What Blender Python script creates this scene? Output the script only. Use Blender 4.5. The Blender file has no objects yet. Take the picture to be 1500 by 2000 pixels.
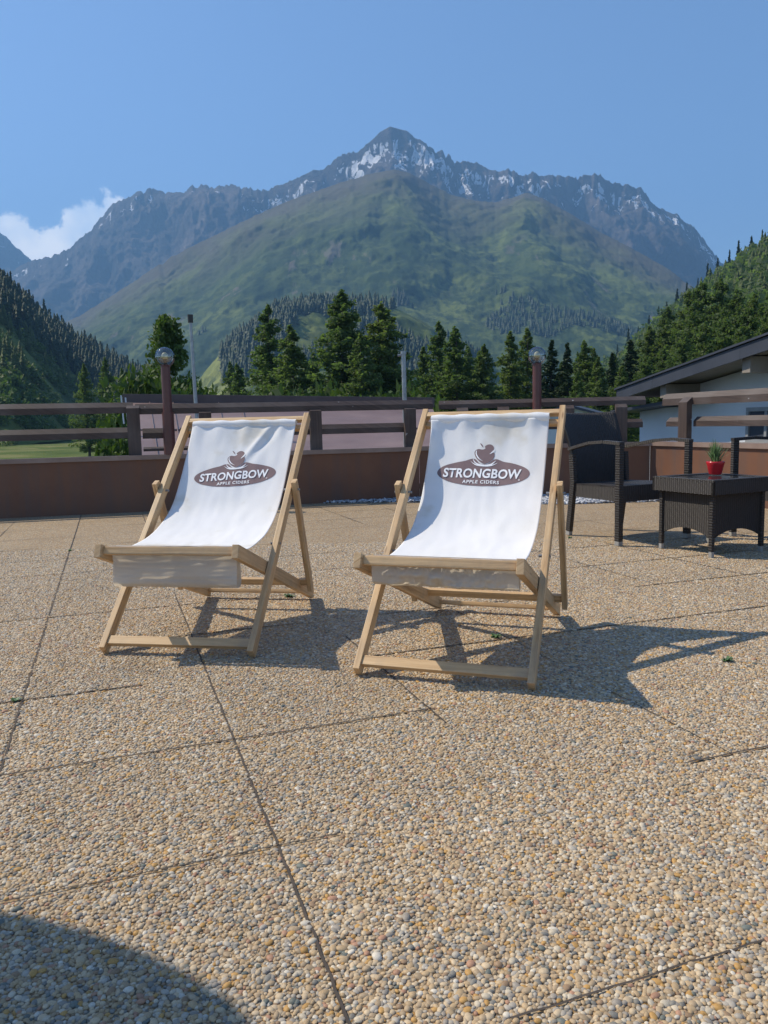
import bpy, bmesh, math, random
import numpy as np
from mathutils import Vector, Matrix, noise as mn
R = math.radians
rng = random.Random(7)
nr = np.random.RandomState(11)
sc = bpy.context.scene
col = sc.collection

# ---------------------------------------------------------------- camera
F, H, PITCH, ROLL = 1513.0, 0.88, R(6.513), R(1.288)
fw = Vector((0, math.cos(PITCH), -math.sin(PITCH)))
r0 = Vector((1, 0, 0)); u0 = r0.cross(fw)
rt = math.cos(ROLL) * r0 - math.sin(ROLL) * u0
up = rt.cross(fw)
CAM = Vector((0, 0, H))
cd = bpy.data.cameras.new('camera')
cam = bpy.data.objects.new('camera', cd); col.objects.link(cam)
cam.matrix_world = Matrix(((rt.x, up.x, -fw.x, 0), (rt.y, up.y, -fw.y, 0), (rt.z, up.z, -fw.z, H), (0, 0, 0, 1)))
cd.sensor_fit = 'VERTICAL'; cd.sensor_height = 36; cd.lens = F / 2000 * 36
cd.clip_start = 0.05; cd.clip_end = 40000
sc.camera = cam

# ---------------------------------------------------------------- light
SUN = Vector((-0.623, 0.218, 0.75)).normalized()
sl = bpy.data.lights.new('sun', 'SUN'); sl.energy = 4.2; sl.angle = R(0.55); sl.color = (1.0, 0.90, 0.73)
so = bpy.data.objects.new('sun', sl); col.objects.link(so)
so.rotation_euler = (-SUN).to_track_quat('-Z', 'Y').to_euler()
so.location = (0, 0, 50)
w = bpy.data.worlds.new('World'); sc.world = w; w.use_nodes = True
nt = w.node_tree; nt.nodes.clear()
def N(t, ty, **kw):
    n = t.nodes.new(ty)
    for k, v in kw.items():
        if k.startswith('i_'):
            n.inputs[k[2:].replace('_', ' ')].default_value = v
        else: setattr(n, k, v)
    return n
def mth(t, op, a, b=None, c=None, clamp=False):
    n = t.nodes.new('ShaderNodeMath'); n.operation = op; n.use_clamp = clamp
    for i, v in enumerate((a, b, c)):
        if v is None: continue
        if isinstance(v, (int, float)): n.inputs[i].default_value = v
        else: t.links.new(v, n.inputs[i])
    return n.outputs[0]
sky = N(nt, 'ShaderNodeTexSky', sky_type='NISHITA', sun_disc=False)
sky.sun_elevation = math.asin(SUN.z); sky.sun_rotation = math.atan2(SUN.x, SUN.y)
sky.altitude = 1700; sky.air_density = 1.15; sky.dust_density = 1.0; sky.ozone_density = 5.0
SKYS = 0.116; HAZE = 0.00012
bg = N(nt, 'ShaderNodeBackground'); bg.inputs[1].default_value = SKYS
nt.links.new(sky.outputs[0], bg.inputs[0])
tc = N(nt, 'ShaderNodeTexCoord'); sx = N(nt, 'ShaderNodeSeparateXYZ'); nt.links.new(tc.outputs['Generated'], sx.inputs[0])
yy = mth(nt, 'MAXIMUM', sx.outputs[1], 0.05)
ca = mth(nt, 'DIVIDE', sx.outputs[0], yy); ce = mth(nt, 'DIVIDE', sx.outputs[2], yy)
fc = N(nt, 'ShaderNodeFloatCurve'); c = fc.mapping.curves[0]
pts = [(0.0, .40), (0.30, .52), (0.42, .54), (.50, .545), (.53, .560), (.56, .545), (.588, .515), (.612, .545), (.632, .583), (.66, .588), (.70, .55), (.80, .45), (1.0, .2)]
c.points[0].location = pts[0]; c.points[1].location = pts[-1]
for p in pts[1:-1]: c.points.new(*p)
fc.mapping.update()
nt.links.new(mth(nt, 'MULTIPLY_ADD', ca, 1.0, 1.0), fc.inputs['Value'])     # a in -1..0 -> 0..1
nz = N(nt, 'ShaderNodeTexNoise', i_Scale=22.0, i_Detail=9.0, i_Roughness=0.62); nt.links.new(tc.outputs['Generated'], nz.inputs[0])
nz2 = N(nt, 'ShaderNodeTexNoise', i_Scale=7.0, i_Detail=4.0, i_Roughness=0.55); nt.links.new(tc.outputs['Generated'], nz2.inputs[0])
top = mth(nt, 'MULTIPLY', fc.outputs[0], 0.5)
d = mth(nt, 'SUBTRACT', top, ce)
d = mth(nt, 'ADD', d, mth(nt, 'MULTIPLY', mth(nt, 'SUBTRACT', nz.outputs[0], 0.5), 0.10))
cm = N(nt, 'ShaderNodeMapRange'); cm.interpolation_type = 'SMOOTHSTEP'
cm.inputs[1].default_value = 0.0; cm.inputs[2].default_value = 0.013
nt.links.new(d, cm.inputs[0])
lo = N(nt, 'ShaderNodeMapRange'); lo.inputs[1].default_value = .10; lo.inputs[2].default_value = .17; nt.links.new(ce, lo.inputs[0])
cmask = mth(nt, 'MULTIPLY', mth(nt, 'MULTIPLY', cm.outputs[0], lo.outputs[0]), 0.93)
cr = N(nt, 'ShaderNodeValToRGB'); cr.color_ramp.elements[0].position = .40; cr.color_ramp.elements[0].color = (.50, .62, .80, 1)
cr.color_ramp.elements[1].position = .56; cr.color_ramp.elements[1].color = (.93, .92, .92, 1)
nt.links.new(nz2.outputs[0], cr.inputs[0])
bg2 = N(nt, 'ShaderNodeBackground'); bg2.inputs[1].default_value = 1.3; nt.links.new(cr.outputs[0], bg2.inputs[0])
mx = N(nt, 'ShaderNodeMixShader'); nt.links.new(cmask, mx.inputs[0]); nt.links.new(bg.outputs[0], mx.inputs[1]); nt.links.new(bg2.outputs[0], mx.inputs[2])
wo = N(nt, 'ShaderNodeOutputWorld'); nt.links.new(mx.outputs[0], wo.inputs[0])
sc.view_settings.view_transform = 'Standard'; sc.view_settings.look = 'None'
sc.view_settings.gamma = 1; sc.view_settings.exposure = 0.66
sc.cycles.max_bounces = 8; sc.cycles.transparent_max_bounces = 12; sc.cycles.volume_bounces = 0

# ---------------------------------------------------------------- helpers
def ray(px, py):
    return ((px - 750) / F * rt - (py - 1000) / F * up + fw).normalized()
def at(px, py, Y):                       # point seen at a pixel of the photo, Y metres ahead
    d = ray(px, py); return CAM + d * (Y / d.y)
def ground(px, py, z=0.0):
    d = ray(px, py); return CAM + d * ((z - H) / d.z)
def tag(o, label=None, cat=None, group=None, kind=None):
    if label: o['label'] = label
    if cat: o['category'] = cat
    if group: o['group'] = group
    if kind: o['kind'] = kind
    return o
def empty(name, loc, rz=0.0):
    o = bpy.data.objects.new(name, None); col.objects.link(o)
    o.location = loc; o.rotation_euler = (0, 0, rz); o.empty_display_size = .2
    return o
def link(name, me, mats, parent=None, smooth=False):
    o = bpy.data.objects.new(name, me); col.objects.link(o)
    for m in (mats if isinstance(mats, (list, tuple)) else [mats]): me.materials.append(m)
    if parent: o.parent = parent
    if smooth: me.polygons.foreach_set('use_smooth', [True] * len(me.polygons))
    return o
def npmesh(name, v, f, uv=None):         # v (n,3), f (m,k) one polygon size
    me = bpy.data.meshes.new(name); v = np.asarray(v, np.float32); f = np.asarray(f, np.int32)
    m, k = f.shape
    me.vertices.add(len(v)); me.vertices.foreach_set('co', v.ravel())
    me.loops.add(m * k); me.loops.foreach_set('vertex_index', f.ravel())
    me.polygons.add(m); me.polygons.foreach_set('loop_start', np.arange(m, dtype=np.int32) * k)
    me.update(calc_edges=True)
    return me
def copy_tree(o, parent=None):
    c = o.copy(); col.objects.link(c)
    if parent: c.parent = parent
    for ch in list(o.children): copy_tree(ch, c)
    return c

class MB:                                # collects shapes into one mesh, with a UV along each stick
    def __init__(s): s.bm = bmesh.new(); s.uv = s.bm.loops.layers.uv.new('UVMap')
    def beam(s, a, b, wx, wy, side, bev=.002):
        """box from a to b; wx across 'side', wy across the other axis"""
        a = Vector(a); b = Vector(b); L = (b - a).length; dz = (b - a) / L
        dx = Vector(side); dx = (dx - dz * dx.dot(dz)).normalized(); dy = dz.cross(dx)
        tmp = bmesh.new(); g = bmesh.ops.create_cube(tmp, size=1)
        for v in tmp.verts: v.co = Vector((v.co.x * wx, v.co.y * wy, (v.co.z + .5) * L))
        if bev: bmesh.ops.bevel(tmp, geom=tmp.edges[:], offset=bev, segments=2, profile=.7, affect='EDGES')
        s._add(tmp, dx, dy, dz, a)
    def tube(s, a, b, r, r2=None, n=16, cap=True):
        a = Vector(a); b = Vector(b); L = (b - a).length; dz = (b - a) / L
        dx = Vector((1, 0, 0)) if abs(dz.x) < .9 else Vector((0, 1, 0)); dx = (dx - dz * dx.dot(dz)).normalized(); dy = dz.cross(dx)
        tmp = bmesh.new(); bmesh.ops.create_cone(tmp, cap_ends=cap, segments=n, radius1=r, radius2=r if r2 is None else r2, depth=L)
        for v in tmp.verts: v.co.z += L / 2
        s._add(tmp, dx, dy, dz, a)
    def _add(s, tmp, dx, dy, dz, a):
        off = rng.random() * 37; mp = {}
        for v in tmp.verts: mp[v] = s.bm.verts.new(a + dx * v.co.x + dy * v.co.y + dz * v.co.z)
        for f in tmp.faces:
            try: nf = s.bm.faces.new([mp[v] for v in f.verts])
            except ValueError: continue
            for lo_, lt in zip(nf.loops, f.loops):
                c_ = lt.vert.co; lo_[s.uv].uv = (c_.z + off, c_.x + c_.y * 1.37 + off)
        tmp.free()
    def prism(s, poly, a, b):            # polygon (list of (u,v) callables are not needed): points given in 3D at a, extruded by vector b
        P = [Vector(p) for p in poly]; d_ = Vector(b)
        v0 = [s.bm.verts.new(Vector(a) + p) for p in P]; v1 = [s.bm.verts.new(Vector(a) + p + d_) for p in P]
        fs = [s.bm.faces.new(v0[::-1]), s.bm.faces.new(v1)]
        for i in range(len(P)):
            j = (i + 1) % len(P); fs.append(s.bm.faces.new((v0[i], v0[j], v1[j], v1[i])))
        dn = d_.normalized(); off = rng.random() * 9
        for f in fs:
            for l in f.loops: c_ = l.vert.co; l[s.uv].uv = (c_.dot(dn) + off, c_.z + c_.x * .4)
    def build(s, name, mat, parent=None, smooth=False):
        bmesh.ops.recalc_face_normals(s.bm, faces=s.bm.faces[:])
        me = bpy.data.meshes.new(name); s.bm.to_mesh(me); s.bm.free()
        o = link(name, me, mat, parent)
        if smooth:
            me.polygons.foreach_set('use_smooth', [True] * len(me.polygons)); me.set_sharp_from_angle(angle=R(40))
        return o

# ---------------------------------------------------------------- materials
def mat(name, base=(.5, .5, .5), rough=.7, metal=0, spec=.5):
    m = bpy.data.materials.new(name); m.use_nodes = True; t = m.node_tree
    b = t.nodes['Principled BSDF']; b.inputs['Base Color'].default_value = (*base, 1)
    b.inputs['Roughness'].default_value = rough; b.inputs['Metallic'].default_value = metal
    b.inputs['Specular IOR Level'].default_value = spec
    return m, t, b
def ramp(t, fac, stops, interp='LINEAR'):
    n = N(t, 'ShaderNodeValToRGB'); n.color_ramp.interpolation = interp
    e = n.color_ramp.elements
    while len(e) < len(stops): e.new(.5)
    for i, (p, c_) in enumerate(stops): e[i].position = p; e[i].color = (*c_, 1) if len(c_) == 3 else c_
    t.links.new(fac, n.inputs[0]); return n.outputs[0]
def noise(t, vec, scale, detail=4, rough=.55, dist=0):
    n = N(t, 'ShaderNodeTexNoise', i_Scale=scale, i_Detail=detail, i_Roughness=rough, i_Distortion=dist)
    if vec is not None: t.links.new(vec, n.inputs['Vector'])
    return n.outputs[0]
def mapping(t, vec, scale=(1, 1, 1), rot=(0, 0, 0), loc=(0, 0, 0)):
    n = N(t, 'ShaderNodeMapping'); n.inputs[1].default_value = loc; n.inputs[2].default_value = rot; n.inputs[3].default_value = scale
    t.links.new(vec, n.inputs[0]); return n.outputs[0]
def coord(t, which='Object'): return N(t, 'ShaderNodeTexCoord').outputs[which]
def bump(t, b, h, strength=.4, dist=.01, nrm=None):
    n = N(t, 'ShaderNodeBump'); n.inputs['Strength'].default_value = strength; n.inputs['Distance'].default_value = dist
    t.links.new(h, n.inputs['Height'])
    if nrm is not None: t.links.new(nrm, n.inputs['Normal'])
    if b is not None: t.links.new(n.outputs[0], b.inputs['Normal'])
    return n.outputs[0]
def mixc(t, fac, a, b_, mode='MIX'):
    n = N(t, 'ShaderNodeMix', data_type='RGBA', blend_type=mode)
    for i, v in ((0, fac), (6, a), (7, b_)):
        if isinstance(v, (int, float)): n.inputs[i].default_value = v
        elif isinstance(v, tuple): n.inputs[i].default_value = (*v, 1)
        else: t.links.new(v, n.inputs[i])
    return n.outputs[2]

def m_wood():
    m, t, b = mat('pale_wood', rough=.55)
    uv = coord(t, 'UV')
    g = noise(t, mapping(t, uv, (1.6, 42, 1)), 1.0, 6, .65, 1.4)
    g2 = noise(t, mapping(t, uv, (9, 260, 1)), 1.0, 3, .6)
    c1 = ramp(t, g, [(.28, (.34, .19, .08)), (.44, (.56, .36, .18)), (.56, (.64, .43, .225)), (.72, (.74, .54, .31))])
    c2 = mixc(t, .35, c1, ramp(t, g2, [(.3, (.62, .6, .58)), (.7, (1, 1, 1))]), 'MULTIPLY')
    kn = N(t, 'ShaderNodeTexVoronoi', i_Scale=1.0); t.links.new(mapping(t, uv, (4.5, 26, 1)), kn.inputs['Vector'])
    c2 = mixc(t, ramp(t, kn.outputs['Distance'], [(.05, (.75, .75, .75)), (.13, (0, 0, 0))]), c2, (.20, .095, .035))
    dirt = noise(t, coord(t, 'Object'), 6, 5, .7)
    c3 = mixc(t, ramp(t, dirt, [(.48, (0, 0, 0)), (.75, (.6, .6, .6))]), c2, (.30, .23, .16))
    t.links.new(c3, b.inputs['Base Color']); bump(t, b, g2, .25, .002)
    return m
def m_canvas():
    m, t, b = mat('white_canvas', (.86, .86, .88), .85, spec=.2)
    ob = coord(t, 'Object')
    st = noise(t, ob, 3.2, 4, .6)
    c_ = ramp(t, st, [(.33, (.72, .69, .63)), (.42, (.84, .84, .84)), (.6, (.87, .87, .885))])
    t.links.new(c_, b.inputs['Base Color'])
    wv = noise(t, coord(t, 'UV'), 900, 1); bump(t, b, wv, .12, .001)
    tr = N(t, 'ShaderNodeBsdfTranslucent'); tr.inputs[0].default_value = (.80, .74, .64, 1)
    ms = N(t, 'ShaderNodeMixShader'); ms.inputs[0].default_value = .16
    o = t.nodes['Material Output']; t.links.new(b.outputs[0], ms.inputs[1]); t.links.new(tr.outputs[0], ms.inputs[2]); t.links.new(ms.outputs[0], o.inputs[0])
    return m
def m_shade_canvas():
    m, t, b = mat('canvas_shade_tint', rough=.9, spec=.15); ob = coord(t, 'Object')  # same white canvas, warm shade and filtered light mixed into its base colour
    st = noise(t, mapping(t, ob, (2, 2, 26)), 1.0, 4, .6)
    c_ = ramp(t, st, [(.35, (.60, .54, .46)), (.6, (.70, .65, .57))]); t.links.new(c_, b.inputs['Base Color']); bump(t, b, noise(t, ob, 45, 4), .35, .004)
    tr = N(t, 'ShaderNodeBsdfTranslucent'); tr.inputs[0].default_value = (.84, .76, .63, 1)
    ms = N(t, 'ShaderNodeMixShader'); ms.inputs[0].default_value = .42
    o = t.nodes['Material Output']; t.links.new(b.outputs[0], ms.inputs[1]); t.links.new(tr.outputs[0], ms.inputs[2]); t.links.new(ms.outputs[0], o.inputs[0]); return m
def m_print(name, c_):
    m, t, b = mat(name, c_, .8, spec=.2)
    g = noise(t, coord(t, 'Object'), 60, 3)
    t.links.new(mixc(t, mth(t, 'MULTIPLY', g, .25), c_, tuple(min(1, x * 1.5) for x in c_)), b.inputs['Base Color']); return m
def m_darkwood():
    m, t, b = mat('weathered_dark_wood', rough=.6)
    uv = coord(t, 'UV'); g = noise(t, mapping(t, uv, (1.5, 45, 1)), 1, 5, .6, .3)
    p = noise(t, coord(t, 'Object'), 2.0, 4)
    c_ = ramp(t, g, [(.3, (.035, .022, .018)), (.6, (.07, .045, .036)), (.8, (.11, .078, .062))])
    c_ = mixc(t, ramp(t, p, [(.45, (0, 0, 0)), (.7, (.5, .5, .5))]), c_, (.14, .12, .11))
    sp = noise(t, coord(t, 'Object'), 14, 2); c_ = mixc(t, ramp(t, sp, [(.74, (0, 0, 0)), (.77, (.7, .7, .7))]), c_, (.4, .4, .4))
    t.links.new(c_, b.inputs['Base Color']); bump(t, b, g, .3, .004); return m
def m_wallpaint():
    m, t, b = mat('brown_wall_paint', rough=.6)
    ob = coord(t, 'Object')
    a = noise(t, ob, 1.6, 6, .65); s = noise(t, mapping(t, ob, (7, 7, .5)), 1, 6, .7)
    c_ = ramp(t, a, [(.3, (.13, .056, .032)), (.7, (.185, .082, .042))])
    c_ = mixc(t, ramp(t, s, [(.47, (0, 0, 0)), (.70, (.65, .65, .65))]), c_, (.10, .07, .06))
    t.links.new(c_, b.inputs['Base Color']); bump(t, b, noise(t, ob, 45, 3), .12, .004); return m
def simple(name, c1, c2, scale=6, rough=.6, metal=0, bmp=.1, bsc=40, bd=.003, spec=.5):
    m, t, b = mat(name, c1, rough, metal, spec); ob = coord(t, 'Object')
    t.links.new(ramp(t, noise(t, ob, scale, 5, .6), [(.3, c1), (.7, c2)]), b.inputs['Base Color'])
    if bmp: bump(t, b, noise(t, ob, bsc, 3), bmp, bd)
    return m
def m_wicker():
    m, t, b = mat('brown_wicker', rough=.45)
    uv = coord(t, 'UV')
    sp = N(t, 'ShaderNodeSeparateXYZ'); t.links.new(uv, sp.inputs[0])
    # plain weave: alternate strands offset in every other column
    fx = 1 / .017; fy = 1 / .0075
    cx = mth(t, 'MULTIPLY', sp.outputs[0], fx); cy = mth(t, 'MULTIPLY', sp.outputs[1], fy)
    par = mth(t, 'MULTIPLY', mth(t, 'MODULO', mth(t, 'FLOOR', cx), 2.0), .5)
    yy_ = mth(t, 'ADD', cy, par)
    wx_ = mth(t, 'ABSOLUTE', mth(t, 'SINE', mth(t, 'MULTIPLY', cx, math.pi)))
    wy_ = mth(t, 'ABSOLUTE', mth(t, 'SINE', mth(t, 'MULTIPLY', yy_, math.pi)))
    h = mth(t, 'MULTIPLY', mth(t, 'POWER', wx_, .6), mth(t, 'POWER', wy_, .6))
    c_ = ramp(t, h, [(.15, (.014, .012, .011)), (.6, (.042, .035, .032)), (1, (.062, .053, .049))])
    n_ = noise(t, uv, 30, 2); c_ = mixc(t, .5, c_, ramp(t, n_, [(.3, (.6, .6, .6)), (.7, (1.0, 1.0, 1.0))]), 'MULTIPLY')
    t.links.new(c_, b.inputs['Base Color']); bump(t, b, h, .9, .006); return m
def m_leaf(name, stops, trans=.25, var=.5, scale=.5):
    m, t, b = mat(name, rough=.65, spec=.3)
    ob = coord(t, 'Object'); oi = N(t, 'ShaderNodeObjectInfo')
    n_ = noise(t, ob, scale, 3, .7)
    c_ = ramp(t, n_, stops)
    rr = ramp(t, oi.outputs['Random'], [(0, (.75, .85, .8)), (.5, (1, 1, 1)), (1, (1.25, 1.12, .9))])
    c_ = mixc(t, var, c_, rr, 'MULTIPLY')
    t.links.new(c_, b.inputs['Base Color'])
    tr = N(t, 'ShaderNodeBsdfTranslucent'); t.links.new(mixc(t, 1.0, c_, (1.3, 1.5, .7), 'MULTIPLY'), tr.inputs[0])
    ms = N(t, 'ShaderNodeMixShader'); ms.inputs[0].default_value = trans; o = t.nodes['Material Output']
    t.links.new(b.outputs[0], ms.inputs[1]); t.links.new(tr.outputs[0], ms.inputs[2]); t.links.new(ms.outputs[0], o.inputs[0])
    return m
M = dict(wood=m_wood(), canvas=m_canvas(), shade_canvas=m_shade_canvas(), print=m_print('brown_print', (.205, .145, .148)), whiteprint=m_print('white_print', (.84, .84, .86)),
         dark=m_darkwood(), wall=m_wallpaint(), wicker=m_wicker(),
         cap=simple('brown_metal_cap', (.20, .13, .10), (.30, .22, .18), 3, .4, bmp=.05),
         pipe=simple('maroon_pipe_paint', (.085, .03, .028), (.12, .045, .04), 5, .35, bmp=.03),
         steel=simple('galvanised_steel', (.26, .27, .28), (.38, .385, .39), 12, .42, .7, .06),
         black=simple('black_metal', (.02, .02, .02), (.05, .045, .04), 8, .5),
         foot=simple('grey_plastic_foot', (.26, .25, .23), (.36, .35, .33), 12, .6),
         tin=None, white=simple('white_render', (.54, .56, .60), (.62, .64, .67), .8, .85, bmp=.2, bsc=30),
         slate=simple('slate_blue_roof_metal', (.028, .034, .050), (.045, .052, .072), 1.5, .55, bmp=.05),
         soffit=simple('brown_grey_soffit', (.20, .17, .145), (.28, .24, .20), 4, .7),
         glasspane=simple('window_glass', (.04, .05, .06), (.07, .08, .1), 1, .08, bmp=0),
         pot=simple('red_glazed_pot', (.42, .012, .018), (.55, .02, .028), 8, .25, bmp=.02),
         aloe=simple('succulent_leaf', (.05, .11, .035), (.12, .20, .07), 20, .5),
         bark=simple('bark', (.06, .045, .035), (.14, .11, .09), 6, .9, bmp=.5, bsc=18, bd=.02),
         bulb=simple('frosted_yellow_bulb', (.75, .60, .25), (.82, .72, .42), 20, .4, bmp=0),
         parasol=simple('grey_parasol_cloth', (.30, .29, .27), (.36, .35, .33), 4, .85))
def m_tin():
    m, t, b = mat('pink_brown_sheet_roof', rough=.5); ob = coord(t, 'Object')
    c_ = ramp(t, noise(t, ob, .9, 6, .65), [(.3, (.15, .092, .080)), (.55, (.20, .128, .110)), (.75, (.26, .175, .150))])
    st = noise(t, mapping(t, ob, (.6, 9, 9)), 1, 4); c_ = mixc(t, ramp(t, st, [(.5, (0, 0, 0)), (.8, (.4, .4, .4))]), c_, (.22, .17, .16))
    t.links.new(c_, b.inputs['Base Color']); bump(t, b, noise(t, ob, 25, 3), .1, .004); return m
M['tin'] = m_tin()
def m_glass():
    m, t, b = mat('clear_globe_glass', (.93, .95, .95), .02)
    gl = N(t, 'ShaderNodeBsdfGlossy'); gl.inputs['Roughness'].default_value = .03; gl.inputs[0].default_value = (.9, .93, .95, 1)
    tr = N(t, 'ShaderNodeBsdfTransparent'); tr.inputs[0].default_value = (.68, .72, .74, 1)
    lw = N(t, 'ShaderNodeLayerWeight'); lw.inputs[0].default_value = .18
    f = mth(t, 'MULTIPLY_ADD', lw.outputs['Fresnel'], .9, .17, clamp=True)
    ms = N(t, 'ShaderNodeMixShader'); t.links.new(f, ms.inputs[0]); t.links.new(tr.outputs[0], ms.inputs[1]); t.links.new(gl.outputs[0], ms.inputs[2])
    t.links.new(ms.outputs[0], t.nodes['Material Output'].inputs[0]); return m
M['glass'] = m_glass()

# ---------------------------------------------------------------- paving
TH = R(19.374); tx = Vector((math.cos(TH), math.sin(TH), 0)); tn = Vector((-math.sin(TH), math.cos(TH), 0))
TS0, TN0, TP, NP_ = -0.316, 0.935, 0.600, 0.597
K0 = Vector((-9.3, 6.512, 0)); K1 = Vector((.42, 8.999, 0)); K2 = Vector((3.055, 8.87, 0)); K3 = Vector((5.75, 1.56, 0))
PEB = [((0.456, 0.323, 0.181), 22), ((0.54, 0.414, 0.264), 20), ((0.394, 0.288, 0.175), 17), ((0.549, 0.465, 0.341), 10), ((0.322, 0.278, 0.225), 9), ((0.415, 0.364, 0.293), 9), ((0.477, 0.273, 0.087), 6), ((0.218, 0.202, 0.17), 5), ((0.623, 0.556, 0.449), 3), ((0.155, 0.167, 0.142), 2), ((0.404, 0.222, 0.137), 3), ((0.311, 0.202, 0.117), 5)]
def m_paving():
    m, t, b = mat('exposed_pebble_paving', rough=.75, spec=.3); ob = coord(t, 'Object')
    v = N(t, 'ShaderNodeTexVoronoi', i_Scale=135.0, i_Randomness=1.0); t.links.new(mapping(t, ob, (1, 1.0, 1)), v.inputs['Vector'])
    s = N(t, 'ShaderNodeSeparateColor'); t.links.new(v.outputs['Color'], s.inputs[0])
    tot = sum(p[1] for p in PEB); acc = 0; st = []
    for c_, w_ in PEB: st.append((acc / tot, c_)); acc += w_
    pc = ramp(t, s.outputs[0], st, 'CONSTANT')
    dk = ramp(t, v.outputs['Distance'], [(.30, (1.0, 1.0, 1.0)), (.80, (.60, .56, .50))])  # darker towards cell edges: shade between the pebbles painted into the colour
    c_ = mixc(t, 1.0, pc, dk, 'MULTIPLY')
    big = noise(t, ob, 1.7, 5, .6); c_ = mixc(t, .7, c_, ramp(t, big, [(.3, (.80, .79, .78)), (.7, (1.0, 1.0, 1.0))]), 'MULTIPLY')
    t.links.new(c_, b.inputs['Base Color'])
    hh = ramp(t, v.outputs['Distance'], [(0, (1, 1, 1)), (.7, (0, 0, 0))]); bump(t, b, hh, .8, .004); return m
pav = m_paving()
PA = [K0 + Vector((-2, -.5, 0)), Vector((-.75, 8.72, 0)), Vector((.3, 8.62, 0)), Vector((1.85, 8.02, 0)), Vector((3.3, 8.12, 0)), K3, Vector((6.5, -4, 0)), Vector((-10, -4, 0))]
PA[0] = K0.copy(); PA[1] = K0.lerp(K1, .885)
bm = bmesh.new(); bm.faces.new([bm.verts.new((p.x, p.y, 0)) for p in PA]); me = bpy.data.meshes.new('terrace_paving'); bm.to_mesh(me); bm.free()
tag(link('terrace_paving', me, pav), kind='structure')
# slab underneath, carries gravel bed and walls
slabm = simple('roof_slab_concrete', (.22, .21, .2), (.3, .29, .27), 2, .9)
mb = MB(); q = [K0, K1, K2, K3, Vector((6.5, -4, 0)), Vector((-10, -4, 0))]
mb.prism([(p.x, p.y, -.35) for p in q], (0, 0, 0), (0, 0, .335)); tag(mb.build('terrace_slab', slabm), kind='structure')
# joints
def tnp(t_, n_): p = tx * t_ + tn * n_; return p
segs = []
def jn(p): return mn.noise(Vector((p.x * 1.3, p.y * 1.3, 3.7)))
def inside(p):
    if p.y < .2 or p.y > 9.2: return False
    o_ = False; j = len(PA) - 1
    for i in range(len(PA)):
        a, b_ = PA[i], PA[j]
        if (a.y > p.y) != (b_.y > p.y) and p.x < (b_.x - a.x) * (p.y - a.y) / (b_.y - a.y) + a.x: o_ = not o_
        j = i
    return o_
def addline(kind, k):
    step = .03; u = -9.0
    while u < 12:
        a = tnp(TS0 + k * TP, u) if kind == 't' else tnp(u, TN0 + k * NP_)
        b_ = tnp(TS0 + k * TP, u + step) if kind == 't' else tnp(u + step, TN0 + k * NP_)
        if inside(a) and inside(b_):
            vis = jn(a + Vector((0, 0, k * 7.1 + (3 if kind == 't' else 0)))) * 1.2 + .06
            if kind == 't' and k == 0: vis = .6
            if kind == 't' and k == 1: vis = .6 if u < 4 else vis
            if kind == 't' and k == 2: vis = .5 if 2.0 < u < 3.0 else -.4
            if kind == 't' and k > 2: vis -= .25
            if kind == 'n':
                if k == 2: vis = .7 if u < .88 else -.5
                if k == 1: vis = (.05 if u < .42 else -.5) if u < 1.33 else .4
                if k == 0: vis = .6 if .50 < u < .97 else -.5
                if k == 3: vis = .5 if u < .05 else (-.1 if u < .9 else .5)
                if k in (5, 8, 11): vis -= .1
            wd = min(.0035, .0012 + max(0, vis) * .005)
            if vis > .02: segs.append((a, b_, wd * (1.0 if kind == 't' else .8 if k == 0 else 1.3), kind == 'n' and k > 0))
        u += step
for k in range(-12, 16): addline('t', k)
for k in range(-6, 16): addline('n', k)
def jit(p, s_):
    q_ = Vector((p.x * 22, p.y * 22, s_)); return p + Vector((mn.noise(q_), mn.noise(q_ + Vector((9, 9, 9))), 0)) * .004
vs, fs = [], []
for a, b_, wd, _f in segs:
    d_ = (b_ - a).normalized(); n_ = Vector((-d_.y, d_.x, 0)); a = jit(a, 1); b_ = jit(b_, 1)
    far = max(1.0, a.y / 3.2)
    i = len(vs); hw = wd * (.75 if far < 1.5 else .95)
    for p in (a - n_ * hw, b_ - n_ * hw, b_ + n_ * hw, a + n_ * hw): vs.append((p.x, p.y, .0042))
    fs.append((i, i + 1, i + 2, i + 3))
mj = simple('joint_dirt', (.055, .043, .034), (.09, .07, .055), 30, .95)
tag(link('paving_joints', npmesh('paving_joints', vs, fs), mj), kind='structure')

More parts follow.
